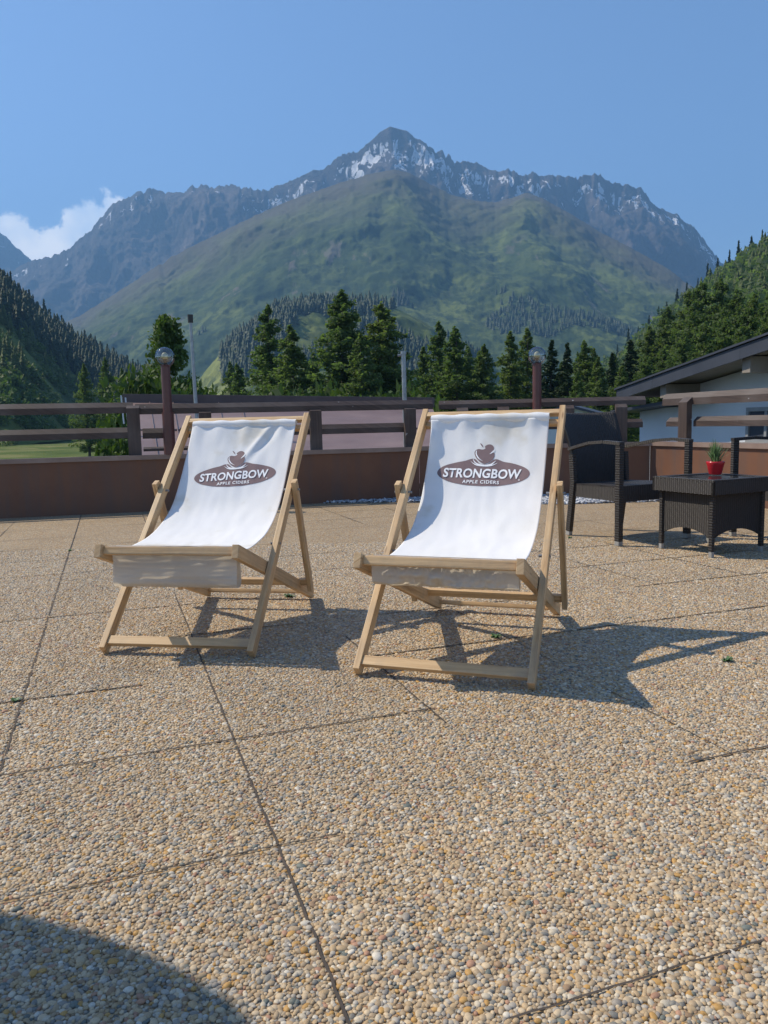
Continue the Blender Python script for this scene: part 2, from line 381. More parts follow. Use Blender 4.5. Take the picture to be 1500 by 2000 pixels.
# pebbles set in the paving near the camera: one scatter of real stones
def pebbles():
    sp = .0079; X0, X1, Y0, Y1 = -4.0, 4.0, .4, 5.7
    gx = np.arange(X0, X1, sp); gy = np.arange(Y0, Y1, sp * .87)
    A, B = np.meshgrid(gx, gy); A[1::2] += sp / 2
    A = A + nr.uniform(-.36, .36, A.shape) * sp; B = B + nr.uniform(-.36, .36, B.shape) * sp
    P = np.stack([A.ravel(), B.ravel()], 1)
    P = P[np.abs(P[:, 0]) < P[:, 1] * .545 + .40]
    Tc = P @ np.array([tx.x, tx.y]); Nc = P @ np.array([tn.x, tn.y])
    # drop stones lying on a visible joint
    keep = np.ones(len(P), bool)
    S = [(a.dot(tx), a.dot(tn), b_.dot(tx), b_.dot(tn), fl_) for a, b_, w_, fl_ in segs if a.y < 6.2 and abs(a.x) < 4]
    key = set()
    for a0, n0, a1, n1, across in S:
        for q_ in np.linspace(0, 1, 7):
            ka, kn = round((a0 + (a1 - a0) * q_) / .0065), round((n0 + (n1 - n0) * q_) / .0065)
            key.add((ka, kn))
            if across: key.add((ka, kn - 1))
    it, inn = np.round(Tc / .0065).astype(int), np.round(Nc / .0065).astype(int)
    keep = np.array([(a, b_) not in key for a, b_ in zip(it, inn)])
    Tk = np.floor((Tc[keep] - TS0) / TP); Nk = np.floor((Nc[keep] - TN0) / NP_); P = P[keep]; n = len(P)
    hsh = np.sin(Tk * 12.99 + Nk * 78.23) * 43758.5; hsh = hsh - np.floor(hsh)
    fade = np.clip((5.4 - P[:, 1]) / 1.5, 0, 1)
    st = np.array([mn.noise(Vector((x * 2.2, y * 2.2, 5.5))) + .6 * mn.noise(Vector((x * 7, y * 7, 1.5))) for x, y in P])
    tone = 1 + fade * ((hsh - .5) * .10 - .16 * np.clip(st - .15, 0, 1))
    rad = np.clip(nr.lognormal(math.log(.0041), .24, n), .0026, .0092)
    el = nr.uniform(1.0, 1.55, n); fl = nr.uniform(.55, .85, n)
    me = bpy.data.meshes.new('pebbles_set_in_paving')
    z = nr.uniform(-.0010, .0016, n)
    me.vertices.add(n); me.vertices.foreach_set('co', np.column_stack([P, z]).astype(np.float32).ravel())
    a = me.attributes.new('psc', 'FLOAT_VECTOR', 'POINT'); a.data.foreach_set('vector', np.column_stack([rad * el, rad, rad * fl]).astype(np.float32).ravel())
    a = me.attributes.new('prot', 'FLOAT_VECTOR', 'POINT'); a.data.foreach_set('vector', np.column_stack([nr.uniform(-.25, .25, n), nr.uniform(-.25, .25, n), nr.uniform(0, 6.28, n)]).astype(np.float32).ravel())
    cs = np.array([p[0] for p in PEB]); pr = np.array([p[1] for p in PEB], float); pr /= pr.sum()
    C = tone[:, None] * cs[nr.choice(len(cs), n, p=pr)] * nr.uniform(.90, 1.12, (n, 1))
    a = me.attributes.new('pcol', 'FLOAT_VECTOR', 'POINT'); a.data.foreach_set('vector', C.astype(np.float32).ravel())
    m, t, b = mat('pebble_stone', rough=.6, spec=.35)
    at_ = N(t, 'ShaderNodeAttribute', attribute_type='INSTANCER', attribute_name='pcol')
    ob = coord(t, 'Object'); g = noise(t, ob, 2.2, 4, .65)
    c_ = mixc(t, .55, at_.outputs['Vector'], ramp(t, g, [(.3, (.62, .62, .62)), (.7, (1.1, 1.1, 1.1))]), 'MULTIPLY'); t.links.new(c_, b.inputs['Base Color'])
    ob_ = link('pebbles_set_in_paving', me, m)
    g = bpy.data.node_groups.new('scatter', 'GeometryNodeTree')
    g.interface.new_socket('Geometry', in_out='INPUT', socket_type='NodeSocketGeometry'); g.interface.new_socket('Geometry', in_out='OUTPUT', socket_type='NodeSocketGeometry')
    gi = g.nodes.new('NodeGroupInput'); go = g.nodes.new('NodeGroupOutput')
    ic = g.nodes.new('GeometryNodeMeshIcoSphere'); ic.inputs['Subdivisions'].default_value = 2; ic.inputs['Radius'].default_value = 1
    ssm = g.nodes.new('GeometryNodeSetShadeSmooth'); sm = g.nodes.new('GeometryNodeSetMaterial'); sm.inputs['Material'].default_value = m
    m2p = g.nodes.new('GeometryNodeMeshToPoints'); iop = g.nodes.new('GeometryNodeInstanceOnPoints')
    def na(nm):
        q_ = g.nodes.new('GeometryNodeInputNamedAttribute'); q_.data_type = 'FLOAT_VECTOR'; q_.inputs[0].default_value = nm; return q_.outputs[0]
    L = g.links.new
    L(ic.outputs[0], ssm.inputs[0]); L(ssm.outputs[0], sm.inputs[0])
    L(gi.outputs[0], iop.inputs['Points']); L(sm.outputs[0], iop.inputs['Instance'])
    L(na('psc'), iop.inputs['Scale']); L(na('prot'), iop.inputs['Rotation']); L(iop.outputs[0], go.inputs[0])
    md = ob_.modifiers.new('scatter', 'NODES'); md.node_group = g
    tag(ob_, 'small tan, cream and grey pebbles bedded in the terrace paving', 'pebbles', kind='stuff')
    print('pebbles', n)
pebbles()
# small weeds in the joints
def weed(px, py, s_, label):
    c_ = ground(px, py); v, f = [], []
    for i in range(26):
        a = rng.uniform(0, 6.28); l = s_ * rng.uniform(.5, 1); h = l * rng.uniform(.15, .8); o_ = Vector((rng.uniform(-1, 1), rng.uniform(-.5, .5), 0)) * s_ * .4
        d_ = Vector((math.cos(a), math.sin(a), 0)); n_ = Vector((-d_.y, d_.x, 0)) * .0035
        b0 = o_; b1 = o_ + d_ * l * .5 + Vector((0, 0, h)); b2 = o_ + d_ * l + Vector((0, 0, h * .7))
        k = len(v); v += [b0 - n_, b0 + n_, b1 + n_ * 1.5, b1 - n_ * 1.5, b2 + n_ * .3, b2 - n_ * .3]; f += [(k, k + 1, k + 2, k + 3), (k + 3, k + 2, k + 4, k + 5)]
    o = link('weed', npmesh('weed', [tuple(p) for p in v], f), M['aloe']); o.location = (c_.x, c_.y, .004)
    tag(o, label, 'weed', 'weeds growing in the paving joints')
weed(968, 1247, .024, 'small green weed in the paving under the right deck chair')
weed(1420, 1293, .022, 'small green weed in the joint right of the deck chair shadow')
weed(30, 1372, .018, 'tiny green weed in the joint at the left edge of the terrace')
weed(565, 1167, .032, 'low green weed behind the rear bar of the left deck chair')
weed(137, 1077, .018, 'tiny green weed in the joint left of the left deck chair')
weed(1113, 1052, .018, 'tiny green weed beside the rear leg of the wicker armchair')

# gravel strip by the far wall
def gravel():
    G = [K0.lerp(K1, .885), Vector((.3, 8.62, 0)), Vector((1.85, 8.02, 0)), Vector((3.3, 8.12, 0)), K2, K1]
    mb = MB(); mb.prism([(p.x, p.y, -.012) for p in G], (0, 0, 0), (0, 0, .010)); 
    base = mb.build('gravel_bed', slabm); tag(base, kind='structure')
    ico = bmesh.new(); bmesh.ops.create_icosphere(ico, subdivisions=1, radius=1); V = np.array([v.co[:] for v in ico.verts]); Fc = np.array([[v.index for v in f.verts] for f in ico.faces]); ico.free()
    vs, fs = [], []; n = 0; tries = 0
    def ins(x, y):
        o_ = False; j = len(G) - 1
        for i in range(len(G)):
            a, b_ = G[i], G[j]
            if (a.y > y) != (b_.y > y) and x < (b_.x - a.x) * (y - a.y) / (b_.y - a.y) + a.x: o_ = not o_
            j = i
        return o_
    while n < 5200 and tries < 30000:
        tries += 1; x = rng.uniform(-.8, 3.35); y = rng.uniform(7.98, 9.0)
        if not ins(x, y): continue
        s_ = rng.uniform(.010, .021); a = rng.uniform(0, 6.28); c_, s2 = math.cos(a), math.sin(a)
        W_ = V * np.array([s_ * rng.uniform(.8, 1.5), s_, s_ * rng.uniform(.5, .9)]) * nr.uniform(.85, 1.15, (len(V), 1))
        W_ = np.stack([W_[:, 0] * c_ - W_[:, 1] * s2 + x, W_[:, 0] * s2 + W_[:, 1] * c_ + y, W_[:, 2] + rng.uniform(.002, .022)], 1)
        fs.append(Fc + n * len(V)); vs.append(W_); n += 1
    m, t, b = mat('grey_gravel', rough=.6)
    v_ = N(t, 'ShaderNodeTexVoronoi', i_Scale=30.0); t.links.new(coord(t, 'Object'), v_.inputs['Vector']); s_ = N(t, 'ShaderNodeSeparateColor'); t.links.new(v_.outputs['Color'], s_.inputs[0])
    t.links.new(ramp(t, s_.outputs[0], [(0, (.16, .17, .19)), (.4, (.32, .33, .36)), (.75, (.50, .51, .53)), (1, (.72, .72, .73))]), b.inputs['Base Color'])
    o = link('gravel', npmesh('gravel', np.concatenate(vs), np.concatenate(fs)), m)
    tag(o, 'strip of blue-grey gravel along the foot of the back wall', 'gravel', kind='stuff')
gravel()

# ---------------------------------------------------------------- parapet wall and rails
CAPZ = .605
def parapet(a, b, label, lap=0.0, ext0=0, ext1=0):
    d_ = (b - a).normalized(); n_ = Vector((-d_.y, d_.x, 0))             # n_ points outward (away from terrace)
    a = a - d_ * ext0; b = b + d_ * ext1; root = empty('parapet_wall', a); L = (b - a)
    mb = MB(); mb.prism([(0, 0, -.3), n_ * .22 + Vector((0, 0, -.3)), n_ * .22 + Vector((0, 0, CAPZ - .03)), (0, 0, CAPZ - .03)], (0, 0, 0), L)
    mb.build('wall_face', M['wall'], root)
    mb = MB(); o_ = .025; z0 = CAPZ - .027
    mb.prism([-n_ * o_ + Vector((0, 0, z0 - .022)), -n_ * (o_ - .004) + Vector((0, 0, z0 - .022)), -n_ * (o_ - .004) + Vector((0, 0, z0)), n_ * (.22 + o_) + Vector((0, 0, z0)),
              n_ * (.22 + o_) + Vector((0, 0, z0 + .02)), -n_ * o_ + Vector((0, 0, z0 + .027))], (0, 0, lap), L)
    mb.build('wall_cap', M['cap'], root)
    tag(root, label, 'wall'); return d_, n_
d1, n1 = parapet(K0, K1, 'long shaded brown parapet wall behind the two deck chairs, left of the bend')
d2, n2 = parapet(K1, K2, 'short shaded brown parapet wall behind the grey gravel strip', .003, ext0=-.003)
d3, n3 = parapet(K2, K3, 'sunlit orange-brown parapet wall running forward on the right behind the table', .006, ext0=-.003)
def rail_prof(n_, off, z0, z1, th=.06, ch=.45):
    h = z1 - z0; c_ = h * ch
    return [n_ * off + Vector((0, 0, z0)), n_ * (off + th) + Vector((0, 0, z0)), n_ * (off + th) + Vector((0, 0, z1)), n_ * (off + .05) + Vector((0, 0, z1)), n_ * off + Vector((0, 0, z1 - c_))]
def rail(mb, a, b, n_, off, z0, z1, **k): mb.prism([tuple(p) for p in rail_prof(n_, off, z0, z1, **k)], a, b - a)
def post(mb, p, d_, n_, z1, w_=.13, dp=.07, off=.03, slant=0):
    P = [d_ * -w_ / 2 + n_ * off, d_ * w_ / 2 + n_ * off, d_ * w_ / 2 + n_ * (off + dp), d_ * -w_ / 2 + n_ * (off + dp)]
    v0 = [mb.bm.verts.new(p + q_ + Vector((0, 0, CAPZ - .01))) for q_ in P]
    v1 = [mb.bm.verts.new(p + q_ + Vector((0, 0, z1 - (slant if i < 2 else 0)))) for i, q_ in enumerate(P)]
    fs = [mb.bm.faces.new(v1)] + [mb.bm.faces.new((v0[i], v0[(i + 1) % 4], v1[(i + 1) % 4], v1[i])) for i in range(4)]
    for f in fs:
        for l in f.loops: c_ = l.vert.co; l[mb.uv].uv = (c_.z, c_.x + c_.y)
def railing(pts_rails, posts, label, d_, n_, base):
    root = empty('railing', base)
    for nm, a, b, off, z0, z1 in pts_rails:
        mb = MB(); rail(mb, a - base, b - base, n_, off, z0, z1); mb.build(nm, M['dark'], root)
    for p, z1, sl_ in posts:
        mb = MB(); post(mb, p - base, d_, n_, z1, slant=sl_); mb.build('post', M['dark'], root)
    tag(root, label, 'railing', 'dark timber railings on the parapet')
def on1(X): return K0 + d1 * ((X - K0.x) / d1.x)
def on2(X): return K1 + d2 * ((X - K1.x) / d2.x)
def on3(Y): return K2 + d3 * ((Y - K2.y) / d3.y)
railing([('top_rail', on1(-9.2), on1(-2.62), .085, 1.05, 1.165), ('middle_rail', on1(-9.2), on1(-2.62), .1025, .785, .90)],
        [(on1(-2.62), 1.13, .03), (on1(-4.9), 1.13, .03), (on1(-7.2), 1.13, .03)],
        'dark timber railing section at the far left above the shaded wall', d1, n1, on1(-9.2))
railing([('top_rail', on1(-2.60), on1(.62), .085, 1.035, 1.145), ('middle_rail', on1(-2.54), on1(-2.31), .1025, .775, .885),
         ('middle_rail', on1(-2.16), on1(.42), .1025, .775, .885), ('bottom_rail', on1(-2.54), on1(-1.9), .1025, .64, .685)],
        [(on1(-1.90), 1.06, .02), (on1(-.73), 1.06, .02), (on1(.34), 1.06, .02)],
        'dark timber railing section between the globe lamp and the bend behind the deck chairs', d1, n1, on1(-2.60))
railing([('top_rail', on2(.66), on2(3.03), .1, 1.03, 1.128), ('middle_rail', on2(.66), on2(3.0), .1025, .77, .87)],
        [(on2(x_), 1.05, .045) for x_ in (.93, 1.40, 2.14, 2.74)],
        'dark timber railing section on the back wall behind the wicker armchair', d2, n2, on2(.66))
railing([('top_rail', on3(8.80), on3(2.0), .1, 1.01, 1.14), ('middle_rail', on3(8.74), on3(8.48), .1025, .775, .875), ('middle_rail', on3(8.34), on3(2.0), .1025, .775, .88)],
        [(on3(8.42), 1.09, .055), (on3(6.3), 1.09, .055), (on3(4.2), 1.09, .055)],
        'dark timber railing section on the sunlit right-hand wall in front of the white house', d3, n3, on3(8.80))

def lamp(p, zc, r_globe, rp, label, sleeve):
    root = empty('globe_lamp', (p.x, p.y, CAPZ - .005))
    z0 = -CAPZ + .005
    mb = MB(); mb.tube((0, 0, 0), (0, 0, zc - r_globe * .92 + z0), rp, n=28)
    if sleeve: mb.tube((0, 0, 0), (0, 0, .45), rp * 1.28, n=28)
    mb.tube((0, 0, zc - r_globe * .92 + z0), (0, 0, zc - r_globe * .80 + z0), rp * 1.22, rp * 1.1, n=28)
    mb.build('post', M['pipe'], root, True)
    bm = bmesh.new(); bmesh.ops.create_uvsphere(bm, u_segments=40, v_segments=24, radius=r_globe)
    for v in bm.verts: v.co.z += zc + z0
    me = bpy.data.meshes.new('globe'); bm.to_mesh(me); bm.free(); g = link('globe', me, M['glass'], root, True)
    mb = MB(); mb.tube((0, 0, zc - r_globe * .8 + z0), (0, 0, zc - r_globe * .25 + z0), .016, .02, n=16); mb.build('lamp_holder', M['black'], g, True)
    bm = bmesh.new(); bmesh.ops.create_uvsphere(bm, u_segments=20, v_segments=14, radius=.034)
    for v in bm.verts:
        v.co.z = v.co.z * 1.1 + zc + .012 + z0
    me = bpy.data.meshes.new('bulb'); bm.to_mesh(me); bm.free(); link('bulb', me, M['bulb'], g, True)
    tag(root, label, 'lamp', 'clear globe lamps on the parapet')
lamp(on1(-2.275) - n1 * -.02, 1.63, .103, .048, 'clear globe lamp on a maroon post behind the left deck chair', True)
lamp(on2(1.78) + n2 * .03, 1.607, .103, .050, 'clear globe lamp on a maroon post behind the right deck chair', False)

# ---------------------------------------------------------------- deck chairs
def chair_xf(x, y, a): return Matrix.Translation((x, y, 0)) @ Matrix.Rotation(a, 4, 'Z')
PROF = [(.862, .884), (.845, .83), (.80, .745), (.735, .64), (.66, .55), (.56, .47), (.44, .420), (.32, .396), (.21, .389), (.10, .396), (.03, .412), (-.004, .428)]
PROF1 = [(.862, .884), (.805, .80), (.735, .71), (.655, .61), (.57, .525), (.47, .466), (.365, .428), (.265, .410), (.17, .401), (.09, .403), (.03, .416), (-.004, .428)]
def catmull(P, n):
    P = [Vector((*p, 0)) for p in P]; P = [P[0] * 2 - P[1]] + P + [P[-1] * 2 - P[-2]]; out = []
    for i in range(1, len(P) - 2):
        for k in range(n):
            t_ = k / n; p0, p1, p2, p3 = P[i - 1:i + 3]
            out.append(.5 * ((2 * p1) + (p2 - p0) * t_ + (2 * p0 - 5 * p1 + 4 * p2 - p3) * t_ ** 2 + (3 * p1 - p0 - 3 * p2 + p3) * t_ ** 3))
    out.append(P[-2]); return [(p.x, p.y) for p in out]
def make_fabric(chair_id):
    prof = catmull(PROF1 if chair_id == 0 else PROF, 10); n = len(prof)
    cum = [0]
    for a, b in zip(prof, prof[1:]): cum.append(cum[-1] + math.hypot(a[0] - b[0], a[1] - b[1]))
    L = cum[-1]
    x0, x1 = (-.258, .262) if chair_id == 0 else (-.262, .252)
    def base(l):                       # point and normal on the profile at length l
        l = min(max(l, 0), L - 1e-6); i = max(k for k in range(n - 1) if cum[k] <= l)
        t_ = (l - cum[i]) / (cum[i + 1] - cum[i]); a, b = prof[i], prof[i + 1]
        dy, dz = b[0] - a[0], b[1] - a[1]; m = math.hypot(dy, dz)
        return a[0] + dy * t_, a[1] + dz * t_, -dz / m * -1, dy / m * -1    # outward normal up/front
    def g(x, c, s): return math.exp(-((x - c) / s) ** 2)
    def disp(x, l):
        d_ = .004 * mn.noise(Vector((x * 7, l * 5, chair_id * 9.0))) + .0016 * mn.noise(Vector((x * 24, l * 10, 5)))
        topf = math.exp(-l / .07)
        d_ += topf * .005 * math.sin(x * 46 + 2 * mn.noise(Vector((x * 9, 0, chair_id))))
        if chair_id == 0:              # crease running down from the top right towards the logo
            xc = .145 - l * .55; d_ += .010 * g(x, xc, .020) * math.exp(-((l - .09) / .11) ** 2) - .007 * g(x, xc + .035, .022) * math.exp(-((l - .07) / .09) ** 2)
        else:                          # loose left edge curling forward near the top
            e = max(0, (-.20 - x) / .062); d_ += .030 * e * e * math.exp(-((l - .10) / .09) ** 2)
        sag = (1 - ((x - (x0 + x1) / 2) / ((x1 - x0) / 2)) ** 2); d_ -= .010 * sag * math.sin(math.pi * min(1, l / L))
        return d_
    def S(x, l, off=0.0):
        y, z, ny, nz_ = base(l); d_ = disp(x, l) + off
        inw = 0.0
        if chair_id == 1: e = max(0, (-.20 - x) / .062); inw = .012 * e * math.exp(-((l - .10) / .09) ** 2)
        wst = 1 - .02 * math.sin(math.pi * min(1, l / L))
        return Vector((x * wst + inw, y + ny * d_, z + nz_ * d_))
    return S, L, x0, x1
_p = catmull(PROF, 10)
def grid_mesh(name, fn, nu, nv, th=0):
    v = [fn(i / nu, j / nv) for j in range(nv + 1) for i in range(nu + 1)]
    f = [(j * (nu + 1) + i, j * (nu + 1) + i + 1, (j + 1) * (nu + 1) + i + 1, (j + 1) * (nu + 1) + i) for j in range(nv) for i in range(nu)]
    me = npmesh(name, [tuple(p) for p in v], f)
    uv = me.uv_layers.new(name='UVMap'); lv = np.empty(len(me.loops), np.int32); me.loops.foreach_get('vertex_index', lv)
    uu = np.array([(i / nu * .5, j / nv) for j in range(nv + 1) for i in range(nu + 1)], np.float32)[lv]; uv.data.foreach_set('uv', uu.ravel())
    return me
def text_mesh(body, size, spacing, bold, shear=0.0):
    cu = bpy.data.curves.new('t', 'FONT'); cu.body = body; cu.size = size; cu.align_x = 'CENTER'; cu.space_character = spacing; cu.offset = bold; cu.shear = shear
    cu.resolution_u = 4; cu.fill_mode = 'FRONT'
    o = bpy.data.objects.new('t', cu); col.objects.link(o); dg = bpy.context.evaluated_depsgraph_get()
    me = bpy.data.meshes.new_from_object(o.evaluated_get(dg)); V = [v.co.copy() for v in me.vertices]; Fc = [tuple(p.vertices) for p in me.polygons]
    bpy.data.objects.remove(o); bpy.data.curves.remove(cu); bpy.data.meshes.remove(me); return V, Fc
def make_logo(S, cx, lc, parent, rot=0.0):
    """ellipse band with a name, an apple above; local u right, v up (metres), centre of ellipse at (cx, lc)"""
    cr_, sr_ = math.cos(rot), math.sin(rot)
    def mapp(u, v, off): return S(cx + u * cr_ - v * sr_, lc - (u * sr_ + v * cr_), off)
    A, B = .200, .063
    # brown oval with its two humps
    def topc(u):
        e = B * math.sqrt(max(0, 1 - (u / A) ** 2)); 
        hump = .0105 * math.exp(-((abs(u) - .052) / .022) ** 2)
        dip = -.020 * math.exp(-(u / .030) ** 4)
        return e + hump * .8 + dip
    bmx = bmesh.new(); nu, nv = 110, 14; rows = []
    for i in range(nu + 1):
        u = -A + 2 * A * (.5 - .5 * math.cos(math.pi * i / nu)); tp = topc(u) if abs(u) < A - 1e-4 else 0; bt = -B * .97 * math.sqrt(max(0, 1 - (u / A) ** 2))
        if tp < bt: tp = bt
        rows.append([bmx.verts.new(mapp(u, bt + (tp - bt) * j / nv, .0012)) for j in range(nv + 1)])
    for a, b in zip(rows, rows[1:]):
        for j in range(nv): bmx.faces.new((a[j], b[j], b[j + 1], a[j + 1]))
    def poly(pts, off, mi):            # fan-free fill with scan strips, small shapes
        vv = [bmx.verts.new(mapp(u, v, off)) for u, v in pts]; f = bmx.faces.new(vv); f.material_index = mi
        r = bmesh.ops.triangulate(bmx, faces=[f], ngon_method='EAR_CLIP')
        for x in r['faces']: x.material_index = mi
    def smooth(pts, n=6):
        m = len(pts); out = []
        for i in range(m):
            p0, p1, p2, p3 = [Vector(pts[(i + k) % m]) for k in (-1, 0, 1, 2)]
            for k in range(n):
                t_ = k / n; q_ = .5 * ((2 * p1) + (p2 - p0) * t_ + (2 * p0 - 5 * p1 + 4 * p2 - p3) * t_ ** 2 + (3 * p1 - p0 - 3 * p2 + p3) * t_ ** 3); out.append((q_.x, q_.y))
        return out
    # coordinates traced in a 0-1500 zoom; 1130 px = 2A
    k_ = 2 * A / 1130.0; X0_, Y0_ = 705, 470
    T = lambda pts: [((x - X0_) * k_, (Y0_ - y) * k_ * 1.18) for x, y in pts]
    poly(smooth(T([(612, 195), (668, 200), (700, 185), (690, 165), (725, 143), (765, 143), (798, 165), (803, 200), (790, 232), (815, 235), (818, 280), (795, 320), (750, 350), (705, 360), (655, 340), (610, 305), (578, 260), (575, 220)])), .0014, 0)
    poly(smooth(T([(628, 130), (652, 140), (668, 170), (655, 165)]), 4), .0016, 0)
    poly(smooth(T([(598, 212), (602, 250), (640, 300), (688, 332), (625, 302), (590, 255), (587, 225)]), 5), .0024, 1)
    poly(smooth(T([(818, 190), (795, 225), (758, 250), (785, 240), (812, 215)]), 4), .0024, 1)
    poly(smooth(T([(560, 302), (600, 345), (660, 366), (720, 372), (790, 358), (845, 322), (800, 372), (735, 384), (650, 378), (590, 352)]), 5), .0024, 1)
    poly(smooth(T([(535, 330), (590, 362), (690, 380), (800, 372), (870, 345), (800, 384), (700, 392), (600, 378)]), 5), .0026, 1)
    for V, Fc, sx_, oy in ((*text_mesh('STRONGBOW', .060, 1.03, .0016, .05), None, -.0215), (*text_mesh('APPLE CIDERS', .0205, 1.15, .0004, .0), None, -.0495)):
        xs = [v.x for v in V]; wd = max(xs) - min(xs); tgt = .336 if oy > -.03 else .158; mid = (max(xs) + min(xs)) / 2
        sc_ = tgt / wd; hs = (.043 / max(v.y for v in V)) if oy > -.03 else (.0155 / max(v.y for v in V))
        sub = bmesh.new(); sv = [sub.verts.new(((v.x - mid) * sc_ - .004, v.y * hs + oy, 0)) for v in V]
        for f in Fc:
            try: sub.faces.new([sv[i] for i in f])
            except ValueError: pass
        bmesh.ops.subdivide_edges(sub, edges=[e for e in sub.edges if e.calc_length() > .012], cuts=2, use_grid_fill=True)
        bmesh.ops.triangulate(sub, faces=sub.faces[:])
        mp = {v: bmx.verts.new(mapp(v.co.x, v.co.y, .0034)) for v in sub.verts}
        for f in sub.faces:
            nf = bmx.faces.new([mp[v] for v in f.verts]); nf.material_index = 1
        sub.free()
    # registered mark, a tiny ring
    cu_, cv_ = .158, -.029
    for i in range(10):
        a0, a1 = i * .628, (i + 1) * .628
        vv = [bmx.verts.new(mapp(cu_ + math.cos(a) * r_, cv_ + math.sin(a) * r_, .0034)) for a, r_ in ((a0, .0022), (a0, .0036), (a1, .0036), (a1, .0022))]
        bmx.faces.new(vv).material_index = 1
    me = bpy.data.meshes.new('printed_logo'); bmx.to_mesh(me); bmx.free()
    o = link('printed_logo', me, [M['print'], M['whiteprint']], parent, True); return o
def deck_chair(cid, x, y, a, label):
    root = empty('deck_chair', (x, y, .004), a)
    tag(root, label, 'deck chair', 'white deck chairs printed with an apple cider logo')
    X = Vector((1, 0, 0)); u = Vector((0, .7248, .689)); nf = Vector((0, -.689, .7248))
    Fp = Vector((0, -.031, .033)); Tp = Vector((0, .921, .938)); dp = .046
    def b1(name, p, q_, wx, wy, side=X, bev=.0025, par=root):
        mb = MB(); mb.beam(p, q_, wx, wy, side, bev); return mb.build(name, M['wood'], par)
    for s in (-1, 1):
        o_ = X * (.302 * s) - nf * dp / 2
        r_ = b1('long_rail', Fp + o_, Tp + o_, .024, dp)
        for l_ in (.53, .835):
            c_ = Fp + u * l_ + X * (.302 * s) - nf * dp / 2
            mb = MB(); mb.tube(c_ + X * s * -.028, c_ + X * s * (.046 if l_ > .6 else .016), .005, n=10); mb.build('bolt', M['steel'], r_)
    ur = lambda l_, off: Fp + u * l_ - nf * off
    b1('foot_bar', ur(.040, .017) - X * .290, ur(.040, .017) + X * .290, .036, .022, u)
    Lr = (Tp - Fp).length
    b1('top_bar', ur(Lr - .034, .013) - X * .290, ur(Lr - .034, .013) + X * .290, .026, .022, u)
    mb = MB(); mb.beam(ur(Lr - .075, .032) - X * .290, ur(Lr - .075, .032) + X * .290, .03, .02, u, .006); mb.build('canvas_bar', M['wood'], root)
    sa, sb = Vector((0, -.062, .420)), Vector((0, 1.004, .0275)); sd = (sb - sa).normalized(); sn = Vector((0, -sd.z, sd.y)); 
    for s in (-1, 1):
        o_ = X * (.274 * s)
        r_ = b1('seat_rail', sa + o_, sb + o_, .026, .052)
        for k in range(3):              # pegs of the notches
            c_ = sa + sd * (.93 + k * .055) + sn * .022 + o_
            mb = MB(); mb.tube(c_ - X * .014, c_ + X * .014, .006, n=8); mb.build('notch_peg', M['wood'], r_)
    fb = sa + sd * .030 + sn * .006
    b1('front_bar', fb - X * .262, fb + X * .262, .022, .032, sd, .006)
    mb = MB(); q_ = Vector((0, .004, .416)); mb.tube(q_ - X * .262, q_ + X * .262, .011, n=14); mb.build('canvas_bar', M['wood'], root, True)
    rb = sb - sd * .030 + sn * .003
    b1('rear_bar', rb - X * .262, rb + X * .262, .034, .018, sd, .005)
    pa, pb = Vector((0, .572, .632)), Vector((0, .792, .092)); pd = (pb - pa).normalized(); pn = Vector((0, -pd.z, pd.y))
    for s in (-1, 1):
        o_ = X * (.328 * s); b1('prop_leg', pa + o_, pb + o_, .022, .040)
    pc = pb - pd * .045 - Vector((0, 0, 0)) + pn * .0
    b1('prop_bar', pc - X * .318, pc + X * .318, .034, .020, pd, .006)
    # canvas sling
    S, L, x0, x1 = make_fabric(cid)
    c_ = link('canvas', grid_mesh('canvas', lambda p, q_: S(x0 + (x1 - x0) * p, L * q_), 90, 150), M['canvas'], root, True)
    md = c_.modifiers.new('thick', 'SOLIDIFY'); md.thickness = .0014; md.offset = 1
    # hem pocket round the top bar
    hb = Vector((0, .868, .884))
    def loop(p, q_):
        x = x0 + (x1 - x0) * p; a_ = R(200) - q_ * R(270); w_ = .002 * math.sin(x * 60 + q_ * 4)
        return Vector((x, hb.y + .008 + math.cos(a_ + .8) * (.021 + w_), hb.z + .004 + math.sin(a_ + .8) * (.020 + w_)))
    h_ = link('hem', grid_mesh('hem', loop, 60, 16), M['canvas'], c_, True)
    # flap hanging below the seat bar
    dl = .155 if cid == 0 else .098
    fx0, fx1 = (-.238, .262) if cid == 0 else (-.240, .262)
    def flap(p, q_):
        x = fx0 + (fx1 - fx0) * p; 
        top_ = Vector((x, -.006, .428))
        w_ = mn.noise(Vector((x * 6, q_ * 2, 3 + cid)))
        if cid == 0: y_ = -.012 - .030 * math.sin(q_ * 1.4) * .4 + .010 * w_ + .0035 * mn.noise(Vector((x * 4, q_ * 12, 8))) + .005 * q_ * mn.noise(Vector((x * 20, q_ * 2, 4)))
        else:
            k = math.sin(math.pi * min(1, max(0, (p - .08) / .85))) ** .5
            y_ = -.014 + .010 * w_ + k * (.020 * mn.noise(Vector((x * 24, q_ * 2.6, 1))) + .011 * mn.noise(Vector((x * 55, q_ * 4, 2))) - .016 * math.exp(-((q_ - .62 - .1 * mn.noise(Vector((x * 5, 0, 0)))) / .16) ** 2))
        z_ = .428 - dl * q_ + .004 * mn.noise(Vector((x * 5, 2, cid))) * q_
        if q_ > .93: y_ += (q_ - .93) * .15
        return Vector((x, y_, z_))
    f_ = link('flap', grid_mesh('flap', flap, 120, 40), M['shade_canvas'], c_, True)
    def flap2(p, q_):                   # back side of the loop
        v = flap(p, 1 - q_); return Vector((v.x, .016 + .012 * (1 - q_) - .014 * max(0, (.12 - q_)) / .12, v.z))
    g_ = link('flap_back', grid_mesh('flap_back', flap2, 40, 16), M['shade_canvas'], c_, True)
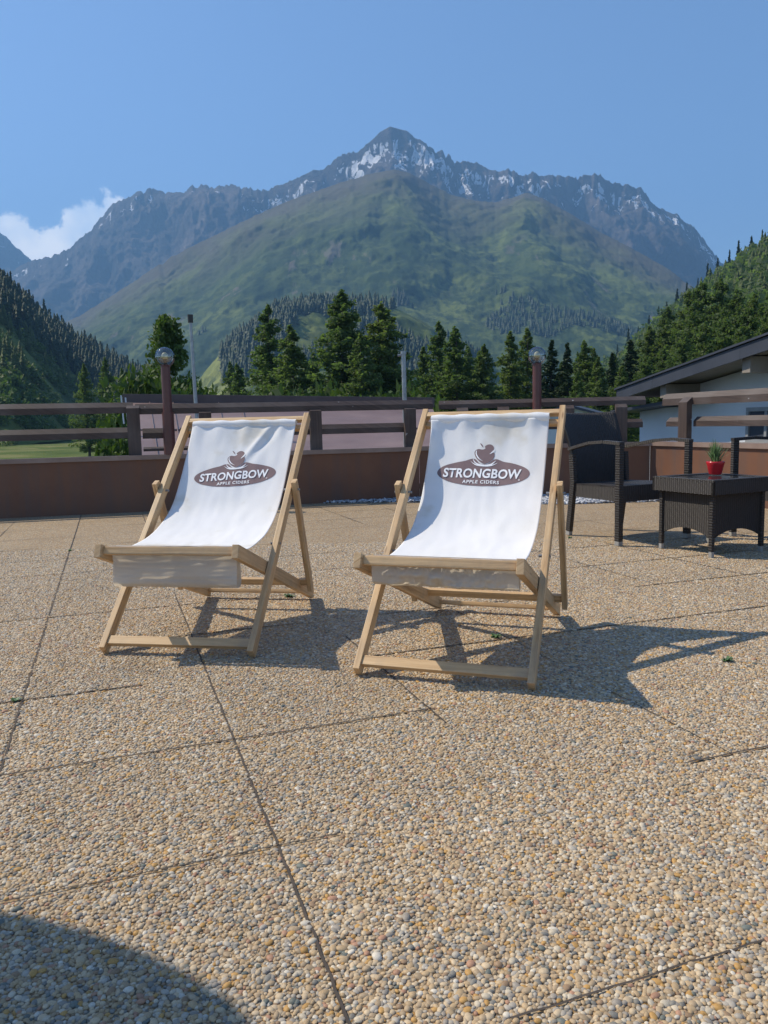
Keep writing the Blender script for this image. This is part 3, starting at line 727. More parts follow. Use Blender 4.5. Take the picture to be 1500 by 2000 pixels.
    def flapb(p, q_):
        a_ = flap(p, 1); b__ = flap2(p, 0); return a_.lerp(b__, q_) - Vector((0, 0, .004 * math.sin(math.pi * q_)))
    link('flap_fold', grid_mesh('flap_fold', flapb, 60, 3), M['shade_canvas'], c_, True)
    make_logo(S, (.008 if cid == 0 else -.010), .287 if cid == 0 else .252, c_, R(4.0) if cid == 0 else R(-1.2))
    return root
deck_chair(0, -.813, 2.930, -.163, 'left deck chair with a smooth deep front flap, printed with a brown oval logo')
deck_chair(1, .185, 2.546, -.330, 'right deck chair with a short wrinkled front flap and a curled left canvas edge')

# ---------------------------------------------------------------- wicker furniture
class WB(MB):                            # panels whose UV is in metres for the weave
    def panel(s, P, th, nrm):
        P = [Vector(p) for p in P]; nv = Vector(nrm) * th; e0 = (P[1] - P[0]).normalized(); e1 = (P[-1] - P[0]); e1 = (e1 - e0 * e1.dot(e0)).normalized()
        v0 = [s.bm.verts.new(p) for p in P]; v1 = [s.bm.verts.new(p + nv) for p in P]
        fs = [s.bm.faces.new(v0), s.bm.faces.new(v1[::-1])]
        for i in range(len(P)): j = (i + 1) % len(P); fs.append(s.bm.faces.new((v0[j], v0[i], v1[i], v1[j])))
        for f in fs:
            for l in f.loops: c_ = l.vert.co - P[0]; l[s.uv].uv = (c_.dot(e0), c_.dot(e1) + c_.dot(nv.normalized()))
def armchair(fm, ang, label):
    """fm: point on the ground midway between the front legs; ang: heading, local -y is the front"""
    root = empty('wicker_armchair', (fm.x, fm.y, .004), ang)
    tag(root, label, 'armchair', 'dark wicker armchairs round the small table')
    def stick(name, pts, w_, d_, m=M['wicker'], par=root):
        mb = MB()
        for p, q_ in zip(pts, pts[1:]): mb.beam(p, q_, w_, d_, (1, 0, 0), .004)
        return mb.build(name, m, par)
    for s in (-1, 1):
        l_ = stick('front_leg', [(s * .33, .0, .03), (s * .33, .0, .70)], .040, .042)
        mb = MB(); mb.beam((s * .33, 0, 0), (s * .33, 0, .032), .040, .040, (1, 0, 0), .004); mb.build('foot_cap', M['foot'], l_)
        l_ = stick('rear_leg', [(s * .255, .60, .03), (s * .26, .545, .40), (s * .262, .56, .62)], .035, .045)
        mb = MB(); mb.beam((s * .255, .602, 0), (s * .255, .60, .032), .032, .040, (1, 0, 0), .004); mb.build('foot_cap', M['foot'], l_)
        pts = [(s * .33, -.022, .705), (s * .332, .14, .715), (s * .32, .30, .705), (s * .30, .44, .68), (s * .272, .57, .655)]
        stick('armrest', pts, .048, .022)
    # seat
    mb = WB(); hw0, hw1 = .305, .26
    mb.panel([(-hw0, .01, .40), (hw0, .01, .40), (hw1, .56, .385), (-hw1, .56, .385)], .012, (0, 0, 1))
    mb.panel([(-hw0, .0, .30), (hw0, .0, .30), (hw0, .0, .41), (-hw0, .0, .41)], .014, (0, 1, 0))
    for s in (-1, 1): mb.panel([(s * hw0, .0, .30), (s * hw1, .56, .30), (s * hw1, .56, .39), (s * hw0, .0, .41)], .014, (-s, 0, 0))
    mb.build('seat', M['wicker'], root)
    # backrest: slightly curved panel that leans back
    def bk(p, q_):
        hw = .262 + .02 * q_ - .012 * math.sin(q_ * 3.1); x = -hw + 2 * hw * p; c_ = .045 * (1 - (2 * p - 1) ** 2)
        y = .545 + .11 * q_ + .04 * q_ * q_ + c_ - .03 * math.sin(math.pi * q_); return Vector((x, y, .37 + .555 * q_ + .008 * (1 - (2 * p - 1) ** 2) * q_ * -1))
    me = grid_mesh('backrest', bk, 24, 24)
    uvl = me.uv_layers['UVMap'].data
    for d_ in uvl: d_.uv = (d_.uv[0] * 1.05, d_.uv[1] * .56)
    b_ = link('backrest', me, M['wicker'], root, True); md = b_.modifiers.new('thick', 'SOLIDIFY'); md.thickness = .028; md.offset = 0
    return root
A1 = Vector((1.617, 5.294, 0)); A2 = Vector((2.233, 5.743, 0))
dd = Vector((math.cos(R(27)), math.sin(R(27)), 0)); mid_ = A1 + dd * .33
armchair(mid_, math.atan2(dd.y, dd.x), 'dark wicker armchair with a tall back beside the right deck chair')
f2 = Vector((2.575, 5.29, 0)); armchair(f2, R(-90) + R(4), 'dark wicker armchair behind the small table, mostly cut off by the right edge')
def table():
    a, b, c_ = Vector((1.859, 5.150, 0)), Vector((2.036, 4.768, 0)), Vector((2.430, 4.947, 0))
    ex = (c_ - b).normalized(); ey = (a - b); wX = (c_ - b).length; wY = ey.length; ang = math.atan2(ex.y, ex.x)
    root = empty('wicker_table', (b.x, b.y, .004), ang)
    tag(root, 'low square dark wicker table holding a red plant pot', 'table')
    Z = .475; o_ = .045
    for x in (0, wX):
        for y in (0, wY):
            mb = MB(); mb.beam((x, y, .035), (x, y, .40), .026, .026, (1, 0, 0), .003); l_ = mb.build('leg', M['wicker'], root)
            mb = MB(); mb.beam((x, y, 0), (x, y, .037), .024, .024, (1, 0, 0), .003); mb.build('foot_cap', M['foot'], l_)
    def arch(P0, P1, n=12):
        out = [P0 + Vector((0, 0, .40))]; out.append(P0 + Vector((0, 0, .11)))
        for i in range(1, n): t_ = i / n; out.append(P0.lerp(P1, t_) + Vector((0, 0, .11 + .055 * math.sin(math.pi * t_) ** .8)))
        out += [P1 + Vector((0, 0, .11)), P1 + Vector((0, 0, .40))]; return out
    cs = [Vector((0, 0, 0)), Vector((wX, 0, 0)), Vector((wX, wY, 0)), Vector((0, wY, 0))]
    for i in range(4):
        p0, p1 = cs[i], cs[(i + 1) % 4]; d_ = (p1 - p0).normalized(); n_ = Vector((-d_.y, d_.x, 0))
        bmq = WB(); P = arch(p0 + d_ * .013, p1 - d_ * .013); N_ = len(P)
        # build as strips so the arch stays planar and clean
        top_ = [Vector((p.x, p.y, .40)) for p in P[1:-1]]
        for a_, b_, ta, tb in zip(P[1:-2], P[2:-1], top_, top_[1:]):
            v = [bmq.bm.verts.new(q_) for q_ in (a_, b_, tb, ta)]; f = bmq.bm.faces.new(v)
            for l in f.loops: k = l.vert.co - p0; l[bmq.uv].uv = (k.dot(d_), k.z)
            v = [bmq.bm.verts.new(q_ + n_ * .01) for q_ in (a_, b_, tb, ta)]; f = bmq.bm.faces.new(v[::-1])
            for l in f.loops: k = l.vert.co - p0; l[bmq.uv].uv = (k.dot(d_), k.z)
        me = bpy.data.meshes.new('side_panel'); bmesh.ops.remove_doubles(bmq.bm, verts=bmq.bm.verts[:], dist=.0002); bmq.bm.to_mesh(me); bmq.bm.free(); link('side_panel', me, M['wicker'], root)
    mb = WB(); q_ = o_
    C = [Vector((-q_, -q_, 0)), Vector((wX + q_, -q_, 0)), Vector((wX + q_, wY + q_, 0)), Vector((-q_, wY + q_, 0))]
    for i in range(4):
        p0, p1 = C[i], C[(i + 1) % 4]; d_ = (p1 - p0).normalized(); n_ = Vector((-d_.y, d_.x, 0))
        mb.panel([p0 + Vector((0, 0, .395)), p1 + Vector((0, 0, .395)), p1 + Vector((0, 0, Z)), p0 + Vector((0, 0, Z))], .014, n_)
        i0 = p0 + (d_ + n_) * .0; mb.panel([p0 + Vector((0, 0, Z + .001)), p1 + Vector((0, 0, Z + .001)), p1 + (n_ - d_) * .055 + Vector((0, 0, Z + .001)), p0 + (n_ + d_) * .055 + Vector((0, 0, Z + .001))], .010, (0, 0, 1))
    mb.build('table_frame', M['wicker'], root)
    gm, t, b_ = mat('smoked_glass', (.035, .038, .042), .12)
    mb = MB(); mb.beam(((wX) / 2, -q_ + .05, Z + .003), (wX / 2, wY + q_ - .05, Z + .003), wX + 2 * q_ - .1, .008, (1, 0, 0), .001); mb.build('table_top', gm, root)
    return root, Z
tb, TZ = table()
def plant_pot():
    p = at(1397, 922, 5.18); base = Vector((p.x, p.y, TZ + .0165))
    root = empty('potted_plant', base); tag(root, 'small spiky green plant in a red pot on the wicker table', 'potted plant')
    prof = [(0, 0), (.036, 0), (.040, .006), (.053, .06), (.058, .078), (.058, .088), (.051, .088), (.049, .070), (0, .070)]
    n = 32; v = []; f = []
    for r_, z_ in prof: v += [(r_ * math.cos(i / n * 6.2832), r_ * math.sin(i / n * 6.2832), z_) for i in range(n)]
    for k in range(len(prof) - 1): f += [(k * n + i, k * n + (i + 1) % n, (k + 1) * n + (i + 1) % n, (k + 1) * n + i) for i in range(n)]
    pt = link('pot', npmesh('pot', v, f), M['pot'], root, True)
    mb = MB(); mb.tube((0, 0, .069), (0, 0, .076), .049, n=20); mb.build('soil', M['bark'], pt)
    v, f = [], []
    for i in range(60):
        a = rng.uniform(0, 6.28); sp = rng.uniform(.006, .085); h = rng.uniform(.09, .165) * (1.1 - sp * 4); rb = rng.uniform(0, .03)
        d_ = Vector((math.cos(a), math.sin(a), 0)); n_ = Vector((-d_.y, d_.x, 0)); k0 = len(v); m_ = 6
        for k in range(m_ + 1):
            t_ = k / m_; c_ = d_ * (rb + sp * t_ ** 1.6) + Vector((0, 0, .074 + h * t_)); w_ = .0055 * (1 - t_ ** 1.5) + .0006
            v += [c_ - n_ * w_, c_ - d_ * w_ * .6, c_ + n_ * w_]
            if k: o_ = k0 + 3 * k; f += [(o_ - 3, o_ - 2, o_ + 1, o_), (o_ - 2, o_ - 1, o_ + 2, o_ + 1), (o_ - 1, o_ - 3, o_, o_ + 2)]
    link('leaves', npmesh('leaves', [tuple(p) for p in v], f), M['aloe'], root)
plant_pot()

# ---------------------------------------------------------------- out-of-view parasol, stand-in for the unknown thing shadowing the lower left
def parasol(cx, cy, z, r):
    root = empty('parasol', (cx, cy, 0)); tag(root, 'out-of-view round grey parasol, stand-in for the unseen caster of the lower left shadow', 'parasol')
    mb = MB(); mb.tube((0, 0, .05), (0, 0, z + .42), .022, n=18); mb.build('pole', M['steel'], root, True)
    mb = MB(); mb.tube((0, 0, 0), (0, 0, .07), .28, .25, n=32); mb.build('base', slabm, root, True)
    n = 48; v = [(0, 0, z + .42)]; f = []
    for k in range(1, 9):
        for i in range(n):
            a = i / n * 6.2832; sc_ = 1 - .02 * abs(math.sin(a * 4)); v.append((math.cos(a) * r * k / 8 * sc_, math.sin(a) * r * k / 8 * sc_, z + .42 * (1 - (k / 8) ** 1.15)))
    q_ = []
    for k in range(1, 8): q_ += [(1 + (k - 1) * n + i, 1 + (k - 1) * n + (i + 1) % n, 1 + k * n + (i + 1) % n, 1 + k * n + i) for i in range(n)]
    bm = bmesh.new(); vv = [bm.verts.new(p) for p in v]
    for a in q_: bm.faces.new([vv[i] for i in a])
    for i in range(n): bm.faces.new((vv[0], vv[1 + i], vv[1 + (i + 1) % n]))
    me = bpy.data.meshes.new('canopy'); bm.to_mesh(me); bm.free(); c_ = link('canopy', me, M['parasol'], root, True)
    for i in range(8):
        a = (i + .0) / 8 * 6.2832; mb = MB(); mb.tube((0, 0, z + .38), (math.cos(a) * r * .97, math.sin(a) * r * .97, z + .01), .006, n=8); mb.build('rib', M['steel'], root)
PZ = 2.05
parasol(-.90 - .83 * PZ, .44 + .29 * PZ, PZ, .93)
# ==END1==
# ---------------------------------------------------------------- valley floor and mountains
GZ = -4.0
def m_terrain(name, kind):
    m, t, b = mat(name, rough=.95, spec=.1); ob = coord(t, 'Object')
    ta = N(t, 'ShaderNodeAttribute', attribute_name='down').outputs['Fac']
    km = mapping(t, ob, (.001, .001, .001))
    if kind == 'rock':
        n1 = noise(t, mapping(t, ob, (.0021, .0009, .0012)), 2.2, 9, .68, .4)
        n2 = noise(t, mapping(t, ob, (.009, .003, .0045)), 1.5, 8, .7)
        c_ = ramp(t, n1, [(.3, (.045, .046, .050)), (.5, (.110, .096, .088)), (.68, (.21, .17, .145))])
        c_ = mixc(t, .6, c_, ramp(t, n2, [(.3, (.45, .45, .48)), (.65, (1.25, 1.2, 1.15))]), 'MULTIPLY')
        g = noise(t, km, 3.0, 6, .6)
        gm = mth(t, 'MULTIPLY', ramp(t, ta, [(.30, (0, 0, 0)), (.62, (1, 1, 1))]), ramp(t, g, [(.42, (0, 0, 0)), (.55, (1, 1, 1))]))
        c_ = mixc(t, gm, c_, (.055, .085, .035))
        # snow lying in gullies close under the crest
        sp = N(t, 'ShaderNodeSeparateXYZ'); t.links.new(ob, sp.inputs[0])
        geo = N(t, 'ShaderNodeNewGeometry')
        s1 = noise(t, mapping(t, ob, (.016, .0042, .0080)), 1.0, 8, .66, 1.1)
        s2 = noise(t, mapping(t, ob, (.0011, .0008, .0010), loc=(4.3, 0, 0)), 1.0, 2, .5)
        hz = ramp(t, ta, [(0, (.55, .55, .55)), (.05, (1, 1, 1)), (.18, (.78, .78, .78)), (.40, (0, 0, 0))])
        k = mth(t, 'MULTIPLY', s1, hz)
        k = mth(t, 'ADD', k, mth(t, 'MULTIPLY', mth(t, 'SUBTRACT', s2, .5), .42))
        xr = N(t, 'ShaderNodeMapRange'); xr.inputs[1].default_value = -2000; xr.inputs[2].default_value = 200; xr.inputs[3].default_value = -.045; xr.inputs[4].default_value = 0.0
        t.links.new(sp.outputs[0], xr.inputs[0]); k = mth(t, 'ADD', k, xr.outputs[0])
        sn = ramp(t, k, [(.515, (0, 0, 0)), (.525, (1, 1, 1))])
        c_ = mixc(t, sn, c_, (.86, .87, .90))
        bump(t, b, noise(t, mapping(t, ob, (.02, .008, .012)), 1, 8, .7), 1.0, 60)
    else:
        n1 = noise(t, mapping(t, ob, (.0018, .0013, .0019)), 1.6, 9, .60, .9)
        n2 = noise(t, mapping(t, ob, (.011, .006, .010)), 1.6, 8, .7, .2)
        lo_ = {'green': (.034, .058, .017), 'near': (.085, .115, .030)}[kind]; hi = {'green': (.118, .145, .040), 'near': (.20, .22, .07)}[kind]
        c_ = ramp(t, n1, [(.36, lo_), (.50, tuple((a + b_) / 2 for a, b_ in zip(lo_, hi))), (.60, hi)])
        fz = ramp(t, n2, [(.45, (0, 0, 0)), (.55, (.85, .85, .85))])                       # scrub and dwarf pine
        band = ramp(t, ta, [(.22, (0, 0, 0)), (.40, (.85, .85, .85)), (1, (1, 1, 1))]) if kind == 'green' else None
        c_ = mixc(t, mth(t, 'MULTIPLY', fz, band) if band is not None else mth(t, 'MULTIPLY', fz, .8), c_, (.020, .040, .016))
        if kind == 'green':
            rk = ramp(t, mth(t, 'ADD', ta, mth(t, 'MULTIPLY', mth(t, 'SUBTRACT', n1, .5), .5)), [(.05, (1, 1, 1)), (.36, (0, 0, 0))])
            c_ = mixc(t, rk, c_, (.095, .088, .062))
            n3 = noise(t, mapping(t, ob, (.012, .004, .004)), 1.0, 6, .65)
            cl = mth(t, 'MULTIPLY', ramp(t, n3, [(.60, (0, 0, 0)), (.66, (1, 1, 1))]), ramp(t, ta, [(.3, (0, 0, 0)), (.45, (.8, .8, .8)), (.75, (0, 0, 0))]))
            c_ = mixc(t, cl, c_, (.17, .145, .12))
        bump(t, b, noise(t, mapping(t, ob, (.02, .012, .02) if kind == 'green' else (.15, .1, .15)), 1, 8, .7), .45, 16 if kind == 'green' else 2.5)
    t.links.new(c_, b.inputs['Base Color']); return m
MT = {k: m_terrain(n_, k) for k, n_ in (('rock', 'alpine_rock'), ('green', 'alpine_pasture'), ('near', 'valley_grass'))}
def curve(pts):
    xs = [p[0] for p in pts]; ys = [p[1] for p in pts]; return lambda x: float(np.interp(x, xs, ys))
class Ridge:
    """a slope from a crest line to its foot, a real surface: crest seen at (x, y) of the photo at its own distance"""
    def __init__(s, crest, dist, footd, footz, x0, x1, nx, nt_, amp, freq, gully, jag, power=1.15, seed=0):
        s.c, s.d, s.fd, s.fz = curve(crest), curve(dist), curve(footd), curve(footz)
        s.x0, s.x1, s.nx, s.nt = x0, x1, nx, nt_; s.P = np.zeros((nt_ + 1, nx + 1, 3)); s.T = np.zeros((nt_ + 1, nx + 1))
        for i in range(nx + 1):
            px = x0 + (x1 - x0) * i / nx; D = s.d(px); top_ = at(px, s.c(px), D)
            jz = jag * (mn.fractal(Vector((px * .055, seed, 0)), .55, 2.1, 5)) * (.45 + 1.3 * max(0, .5 + mn.noise(Vector((px * .011, seed, 7))))) * min(1, max(.15, (abs(px - 765) - 8) / 70)) ; top_.z += jz * D / F
            Df = s.fd(px); zf = s.fz(px); az = top_.x / top_.y
            for j in range(nt_ + 1):
                t_ = j / nt_; tt = t_ ** 1.05; Y = D + (Df - D) * tt; z = zf + (top_.z - zf) * (1 - tt) ** power
                x = az * Y; wn = min(1, t_ * 9) * min(1, (1 - t_) * 6 + .15)
                q_ = Vector((x * freq, Y * freq * .8, z * freq * .8 + seed))
                h = mn.fractal(q_, .75, 2.15, 7)
                gl = mn.ridged_multi_fractal(Vector(((x + .30 * Y) * freq * gully, (Y - .2 * x) * freq * .45 + .25 * h, seed + 3)), 1.0, 2.1, 4, 1.0, 2.0) - 1.0 if gully else 0
                dz = amp * (h + .45 * gl) * wn
                s.P[j, i] = (x, Y - dz * .8, z + dz * .55); s.T[j, i] = t_
    def build(s, name, m, back=.6):
        P = s.P; top_ = P[0]; bk = []
        for k in (3, 2, 1):
            q_ = top_.copy(); q_[:, 1] += k * 120 * back; q_[:, 2] -= k * k * 35 * back; q_[:, 0] *= 1 + k * .02; bk.append(q_)
        V = np.concatenate([np.array(bk), P]); n = V.shape[1]; mrow = V.shape[0]
        idx = np.arange(mrow * n).reshape(mrow, n); f = np.stack([idx[:-1, :-1], idx[1:, :-1], idx[1:, 1:], idx[:-1, 1:]], -1).reshape(-1, 4)
        me = npmesh(name, V.reshape(-1, 3), f); a = me.attributes.new('down', 'FLOAT', 'POINT')
        a.data.foreach_set('value', np.concatenate([np.zeros(3 * n), s.T.ravel()]).astype(np.float32))
        o = link(name, me, m, None, True); tag(o, kind='structure'); return o
    def pos(s, u, t_):                    # u, t in 0..1
        x = u * s.nx; y = t_ * s.nt; i = min(int(x), s.nx - 1); j = min(int(y), s.nt - 1); fx, fy = x - i, y - j
        return s.P[j, i] * (1 - fx) * (1 - fy) + s.P[j, i + 1] * fx * (1 - fy) + s.P[j + 1, i] * (1 - fx) * fy + s.P[j + 1, i + 1] * fx * fy
    def u(s, px): return (px - s.x0) / (s.x1 - s.x0)
far_peak = Ridge([(-500, 300), (-250, 330), (-60, 415), (0, 452), (30, 480), (58, 506), (120, 560), (300, 640)], [(-500, 8000), (300, 8300)], [(-500, 6200), (300, 6300)], [(-500, 0), (300, 0)],
                 -500, 300, 200, 60, 140, .0009, 1.6, 4, seed=3.3); far_peak.build('far_peak', MT['rock'])
crest = [(-260, 620), (-60, 560), (0, 540), (55, 512), (75, 505), (100, 502), (130, 488), (155, 468), (185, 440), (204, 418), (212, 405), (240, 390), (268, 375), (293, 368), (320, 374), (338, 379), (355, 374), (375, 368), (395, 361),
         (420, 366), (450, 361), (475, 366), (505, 371), (535, 366), (570, 352), (600, 338), (625, 330), (645, 322), (660, 308), (685, 297), (705, 292), (722, 277), (742, 258), (762, 247), (775, 251), (795, 256), (812, 268), (835, 285),
         (860, 299), (885, 313), (905, 315), (930, 318), (955, 330), (975, 336), (992, 329), (1003, 333), (1012, 343), (1038, 338), (1060, 343), (1085, 342), (1110, 345), (1140, 346), (1160, 337), (1175, 346), (1198, 356), (1225, 363), (1250, 366),
         (1262, 378), (1268, 392), (1290, 408), (1325, 421), (1350, 440), (1375, 468), (1395, 495), (1408, 510), (1450, 560), (1520, 610), (1700, 660), (1900, 690)]
rocks = Ridge(crest, [(-260, 7200), (300, 6600), (765, 5600), (1250, 5800), (1900, 6200)], [(-260, 5200), (765, 4000), (1900, 4200)], [(-260, 60), (765, 250), (1900, 60)],
              -260, 1900, 900, 220, 165, .0013, 2.4, 6, 1.2, seed=1.0); rocks.build('rocky_massif', MT['rock'])
green = Ridge([(-300, 760), (60, 660), (165, 612), (230, 570), (300, 524), (360, 488), (430, 455), (500, 420), (560, 394), (620, 372), (680, 352), (730, 338), (770, 331), (800, 338), (845, 362), (880, 380), (930, 392), (965, 396), (1000, 386),
               (1030, 376), (1060, 388), (1110, 415), (1170, 452), (1240, 488), (1300, 522), (1345, 555), (1420, 620), (1550, 690), (1800, 740), (2000, 760)], [(-300, 3300), (165, 3800), (765, 3700), (1030, 3850), (1350, 3100), (2000, 2700)],
              [(-300, 1900), (400, 1900), (900, 1700), (1400, 1600), (2000, 1500)], [(-300, 0), (400, -4), (900, 0), (2000, -4)], -300, 2000, 800, 240, 60, .0016, 1.7, 1.6, 1.05, seed=5.0)
green.build('green_mountain', MT['green'])
spur = Ridge([(150, 830), (330, 800), (370, 770), (400, 726), (430, 690), (470, 650), (510, 615), (560, 592), (610, 590), (660, 592), (720, 588), (780, 605), (830, 630), (880, 668), (930, 700), (1000, 740), (1100, 800), (1200, 832)],
             [(150, 1500), (1200, 1500)], [(150, 950), (1200, 950)], [(150, -5), (1200, -5)], 150, 1200, 240, 70, 24, .006, 1.5, 1.5, 1.0, seed=8.0)
spur.build('wooded_spur', MT['near'])
left = Ridge([(-900, 60), (-400, 330), (-120, 480), (-40, 528), (0, 560), (60, 612), (120, 655), (170, 685), (220, 712), (260, 730), (300, 745), (360, 765), (420, 800), (520, 830)], [(-900, 430), (0, 640), (300, 1000), (520, 1200)],
             [(-900, 180), (0, 260), (300, 520), (520, 800)], [(-900, -4), (0, -4.2), (520, -4.2)], -900, 520, 300, 90, 9, .012, 1.2, 1.0, 1.0, seed=11.0)
left.build('left_hillside', MT['near'])
right = Ridge([(1120, 800), (1160, 740), (1200, 700), (1240, 665), (1290, 625), (1340, 592), (1390, 548), (1440, 518), (1500, 480), (1600, 420), (1800, 300), (2100, 150), (2500, 0)], [(1120, 900), (1300, 700), (1500, 520), (2500, 380)],
              [(1120, 420), (1300, 250), (1500, 170), (2500, 110)], [(1120, -4.2), (2500, -4.2)], 1120, 2500, 260, 80, 8, .012, 1.3, 1.0, 1.0, seed=14.0)
right.build('right_hillside', MT['near'])
# valley floor: one sheet with a hole under nothing, carrying gentle relief
nx_, ny_ = 200, 200; gx = np.sign(np.linspace(-1, 1, nx_)) * np.abs(np.linspace(-1, 1, nx_)) ** 2.4 * 8200; gy = -900 + np.linspace(0, 1, ny_) ** 2.2 * 10300
V = np.array([(x, y, GZ - .4 + min(1, max(0, abs(complex(x, y)) - 25) / 60) * (1.1 * mn.fractal(Vector((x * .012, y * .012, 0)), .9, 2, 4))) for y in gy for x in gx])
idx = np.arange(nx_ * ny_).reshape(ny_, nx_); f = np.stack([idx[:-1, :-1], idx[:-1, 1:], idx[1:, 1:], idx[1:, :-1]], -1).reshape(-1, 4)
mg, t, b = mat('meadow_grass', rough=.9, spec=.1); ob = coord(t, 'Object')
c_ = ramp(t, noise(t, ob, .05, 8, .65), [(.35, (.050, .082, .020)), (.5, (.10, .135, .032)), (.62, (.19, .185, .07))])
c_ = mixc(t, .5, c_, ramp(t, noise(t, ob, 1.3, 6, .7), [(.3, (.5, .55, .5)), (.7, (1.1, 1.1, 1.1))]), 'MULTIPLY'); t.links.new(c_, b.inputs['Base Color']); bump(t, b, noise(t, ob, 2, 6), .8, .4)
tag(link('valley_floor', npmesh('valley_floor', V, f), mg, None, True), kind='structure')

# ---------------------------------------------------------------- vegetation
M['spruce'] = m_leaf('spruce_needles', [(.3, (.016, .032, .014)), (.6, (.036, .062, .024)), (.8, (.062, .09, .032))], .12, .5, .35)
M['larch'] = m_leaf('larch_needles', [(.3, (.075, .110, .046)), (.55, (.120, .162, .064)), (.8, (.17, .212, .088))], .5, .5, .35)
M['broad'] = m_leaf('broad_leaves', [(.3, (.045, .075, .020)), (.55, (.08, .13, .032)), (.8, (.14, .19, .055))], .30, .4, .6)
def leafcloud(C, size, flat=.0, stretch=1.0):
    """one small quad per centre, random turn; C (n,3)"""
    n = len(C); a = nr.normal(size=(n, 3)); a[:, 2] *= 1 - flat; a /= np.linalg.norm(a, axis=1, keepdims=True)
    b_ = nr.normal(size=(n, 3)); b_ -= a * (a * b_).sum(1, keepdims=True); b_ /= np.linalg.norm(b_, axis=1, keepdims=True)
    s_ = (size * nr.uniform(.6, 1.4, (n, 1)))
    V = np.stack([C - a * s_ * stretch, C + b_ * s_ * .55, C + a * s_ * stretch, C - b_ * s_ * .55], 1).reshape(-1, 3)
    return V, np.arange(4 * n).reshape(n, 4)
def conifer_mesh(name, h, rad, nb, per, leaf, seed, droop=.25, start=.10, irregular=.3, shape=1.0, top=1.0):
    """crown as drooping boughs each set with many small sprays"""
    rs = np.random.RandomState(seed); C = []
    for i in range(nb):
        t_ = (i + rs.rand()) / nb; z = h * (start + (1 - start) * t_); prof = (1 - t_) ** shape * (1 - .35 * math.exp(-(t_ / .12) ** 2))
        L = rad * max(.04, prof) * (1 + irregular * rs.uniform(-1, .7)); a = rs.rand() * 6.2832
        n = max(6, int(per * (.25 + .9 * L / rad))); q_ = rs.rand(n) ** .7; w_ = .16 * L * (1.15 - q_) + leaf * .6
        th = a + rs.normal(size=n) * w_ / np.maximum(q_ * L, .3) * .9
        r_ = q_ * L; zz = z - droop * L * q_ ** 1.5 + .14 * L * q_ ** 4 + rs.normal(size=n) * leaf * .9
        C.append(np.stack([r_ * np.cos(th), r_ * np.sin(th), zz], 1))
    n = 30; C.append(np.stack([rs.normal(size=n) * leaf * .5, rs.normal(size=n) * leaf * .5, h * (1.0 - rs.rand(n) * .08)], 1))
    V, Fc = leafcloud(np.concatenate(C), leaf, .35, 1.15); return npmesh(name, V, Fc)
def trunk_mesh(h, r, lean=0.0, limbs=0, seed=0, spread=.3):
    rs = random.Random(seed); mb = MB(); n = 6; p = Vector((0, 0, -.5)); pts = [p]
    for i in range(1, n + 1): pts.append(Vector((lean * h * (i / n) ** 2 + rs.uniform(-.01, .01) * h, rs.uniform(-.01, .01) * h, h * i / n)))
    for i in range(n): mb.tube(pts[i], pts[i + 1], r * (1 - i / n * .9), r * (1 - (i + 1) / n * .9), n=7, cap=False)
    for k in range(limbs):
        i = rs.randint(2, n - 1); a = rs.uniform(0, 6.28); L = h * spread * rs.uniform(.5, 1) * (1.1 - i / n)
        q_ = pts[i] + Vector((math.cos(a) * L, math.sin(a) * L, L * .7)); mb.tube(pts[i], q_, r * .35, r * .08, n=5, cap=False)
    bmesh.ops.recalc_face_normals(mb.bm, faces=mb.bm.faces[:]); me = bpy.data.meshes.new('trunk'); mb.bm.to_mesh(me); mb.bm.free(); return me
def broad_mesh(name, h, rad, clumps, per, leaf, seed, start=.15, narrow=1.0):
    rs = np.random.RandomState(seed); C = []
    for i in range(clumps):
        t_ = rs.rand() ** .85; z = h * (start + (1 - start) * t_); env = math.sin(math.pi * min(1, (.18 + .82 * t_))) ** .7 if narrow == 1.0 else (1 - t_) ** .6 * (.5 + .5 * min(1, t_ * 4))
        a = rs.rand() * 6.28; r_ = rad * env * rs.uniform(.25, 1.0); cr_ = rad * rs.uniform(.14, .30)
        d_ = rs.normal(size=(per, 3)); d_ /= np.linalg.norm(d_, axis=1, keepdims=True); d_ *= cr_ * rs.rand(per, 1) ** .4; d_[:, 2] *= .75
        C.append(d_ + np.array([r_ * math.cos(a), r_ * math.sin(a), z]))
    V, Fc = leafcloud(np.concatenate(C), leaf, 0, 1.0); return npmesh(name, V, Fc)
def proto(crown_me, crown_mat, trunk_me):
    if not crown_me.materials: crown_me.materials.append(M[crown_mat])
    if not trunk_me.materials: trunk_me.materials.append(M['bark'])
    return crown_me, trunk_me
def tree(name, pt, loc, s_, sz, label, cat, group):
    root = empty(name, loc, rng.uniform(0, 6.28)); root.scale = (s_, s_, sz)
    for nm, me in (('crown', pt[0]), ('trunk', pt[1])):
        o = bpy.data.objects.new(nm, me); col.objects.link(o); o.parent = root
    tag(root, label, cat, group); return root
LARCH = [proto(conifer_mesh('crown', 1.0 * 14, 3.1, 160, 100, .125, 20 + i, .16, .06, .4, .68), 'larch', trunk_mesh(13.4, .22, .01, 0, i)) for i in range(4)]
SPRUCE = [proto(conifer_mesh('crown', 14.0, 2.5, 150, 80, .13, 40 + i, .35, .05, .3, .85), 'spruce', trunk_mesh(13.4, .22, .0, 0, 10 + i)) for i in range(3)]
BIG = [proto(conifer_mesh('crown', 14.0, 3.6, 210, 120, .125, 60 + i, .18, .05, .45, .55), 'larch', trunk_mesh(13.2, .25, .0, 0, 20 + i)) for i in range(3)]
BROAD = [proto(broad_mesh('crown', 9.0, 2.4, 90, 110, .11, 80, .10, .5), 'broad', trunk_mesh(7.5, .14, .02, 12, 30))]
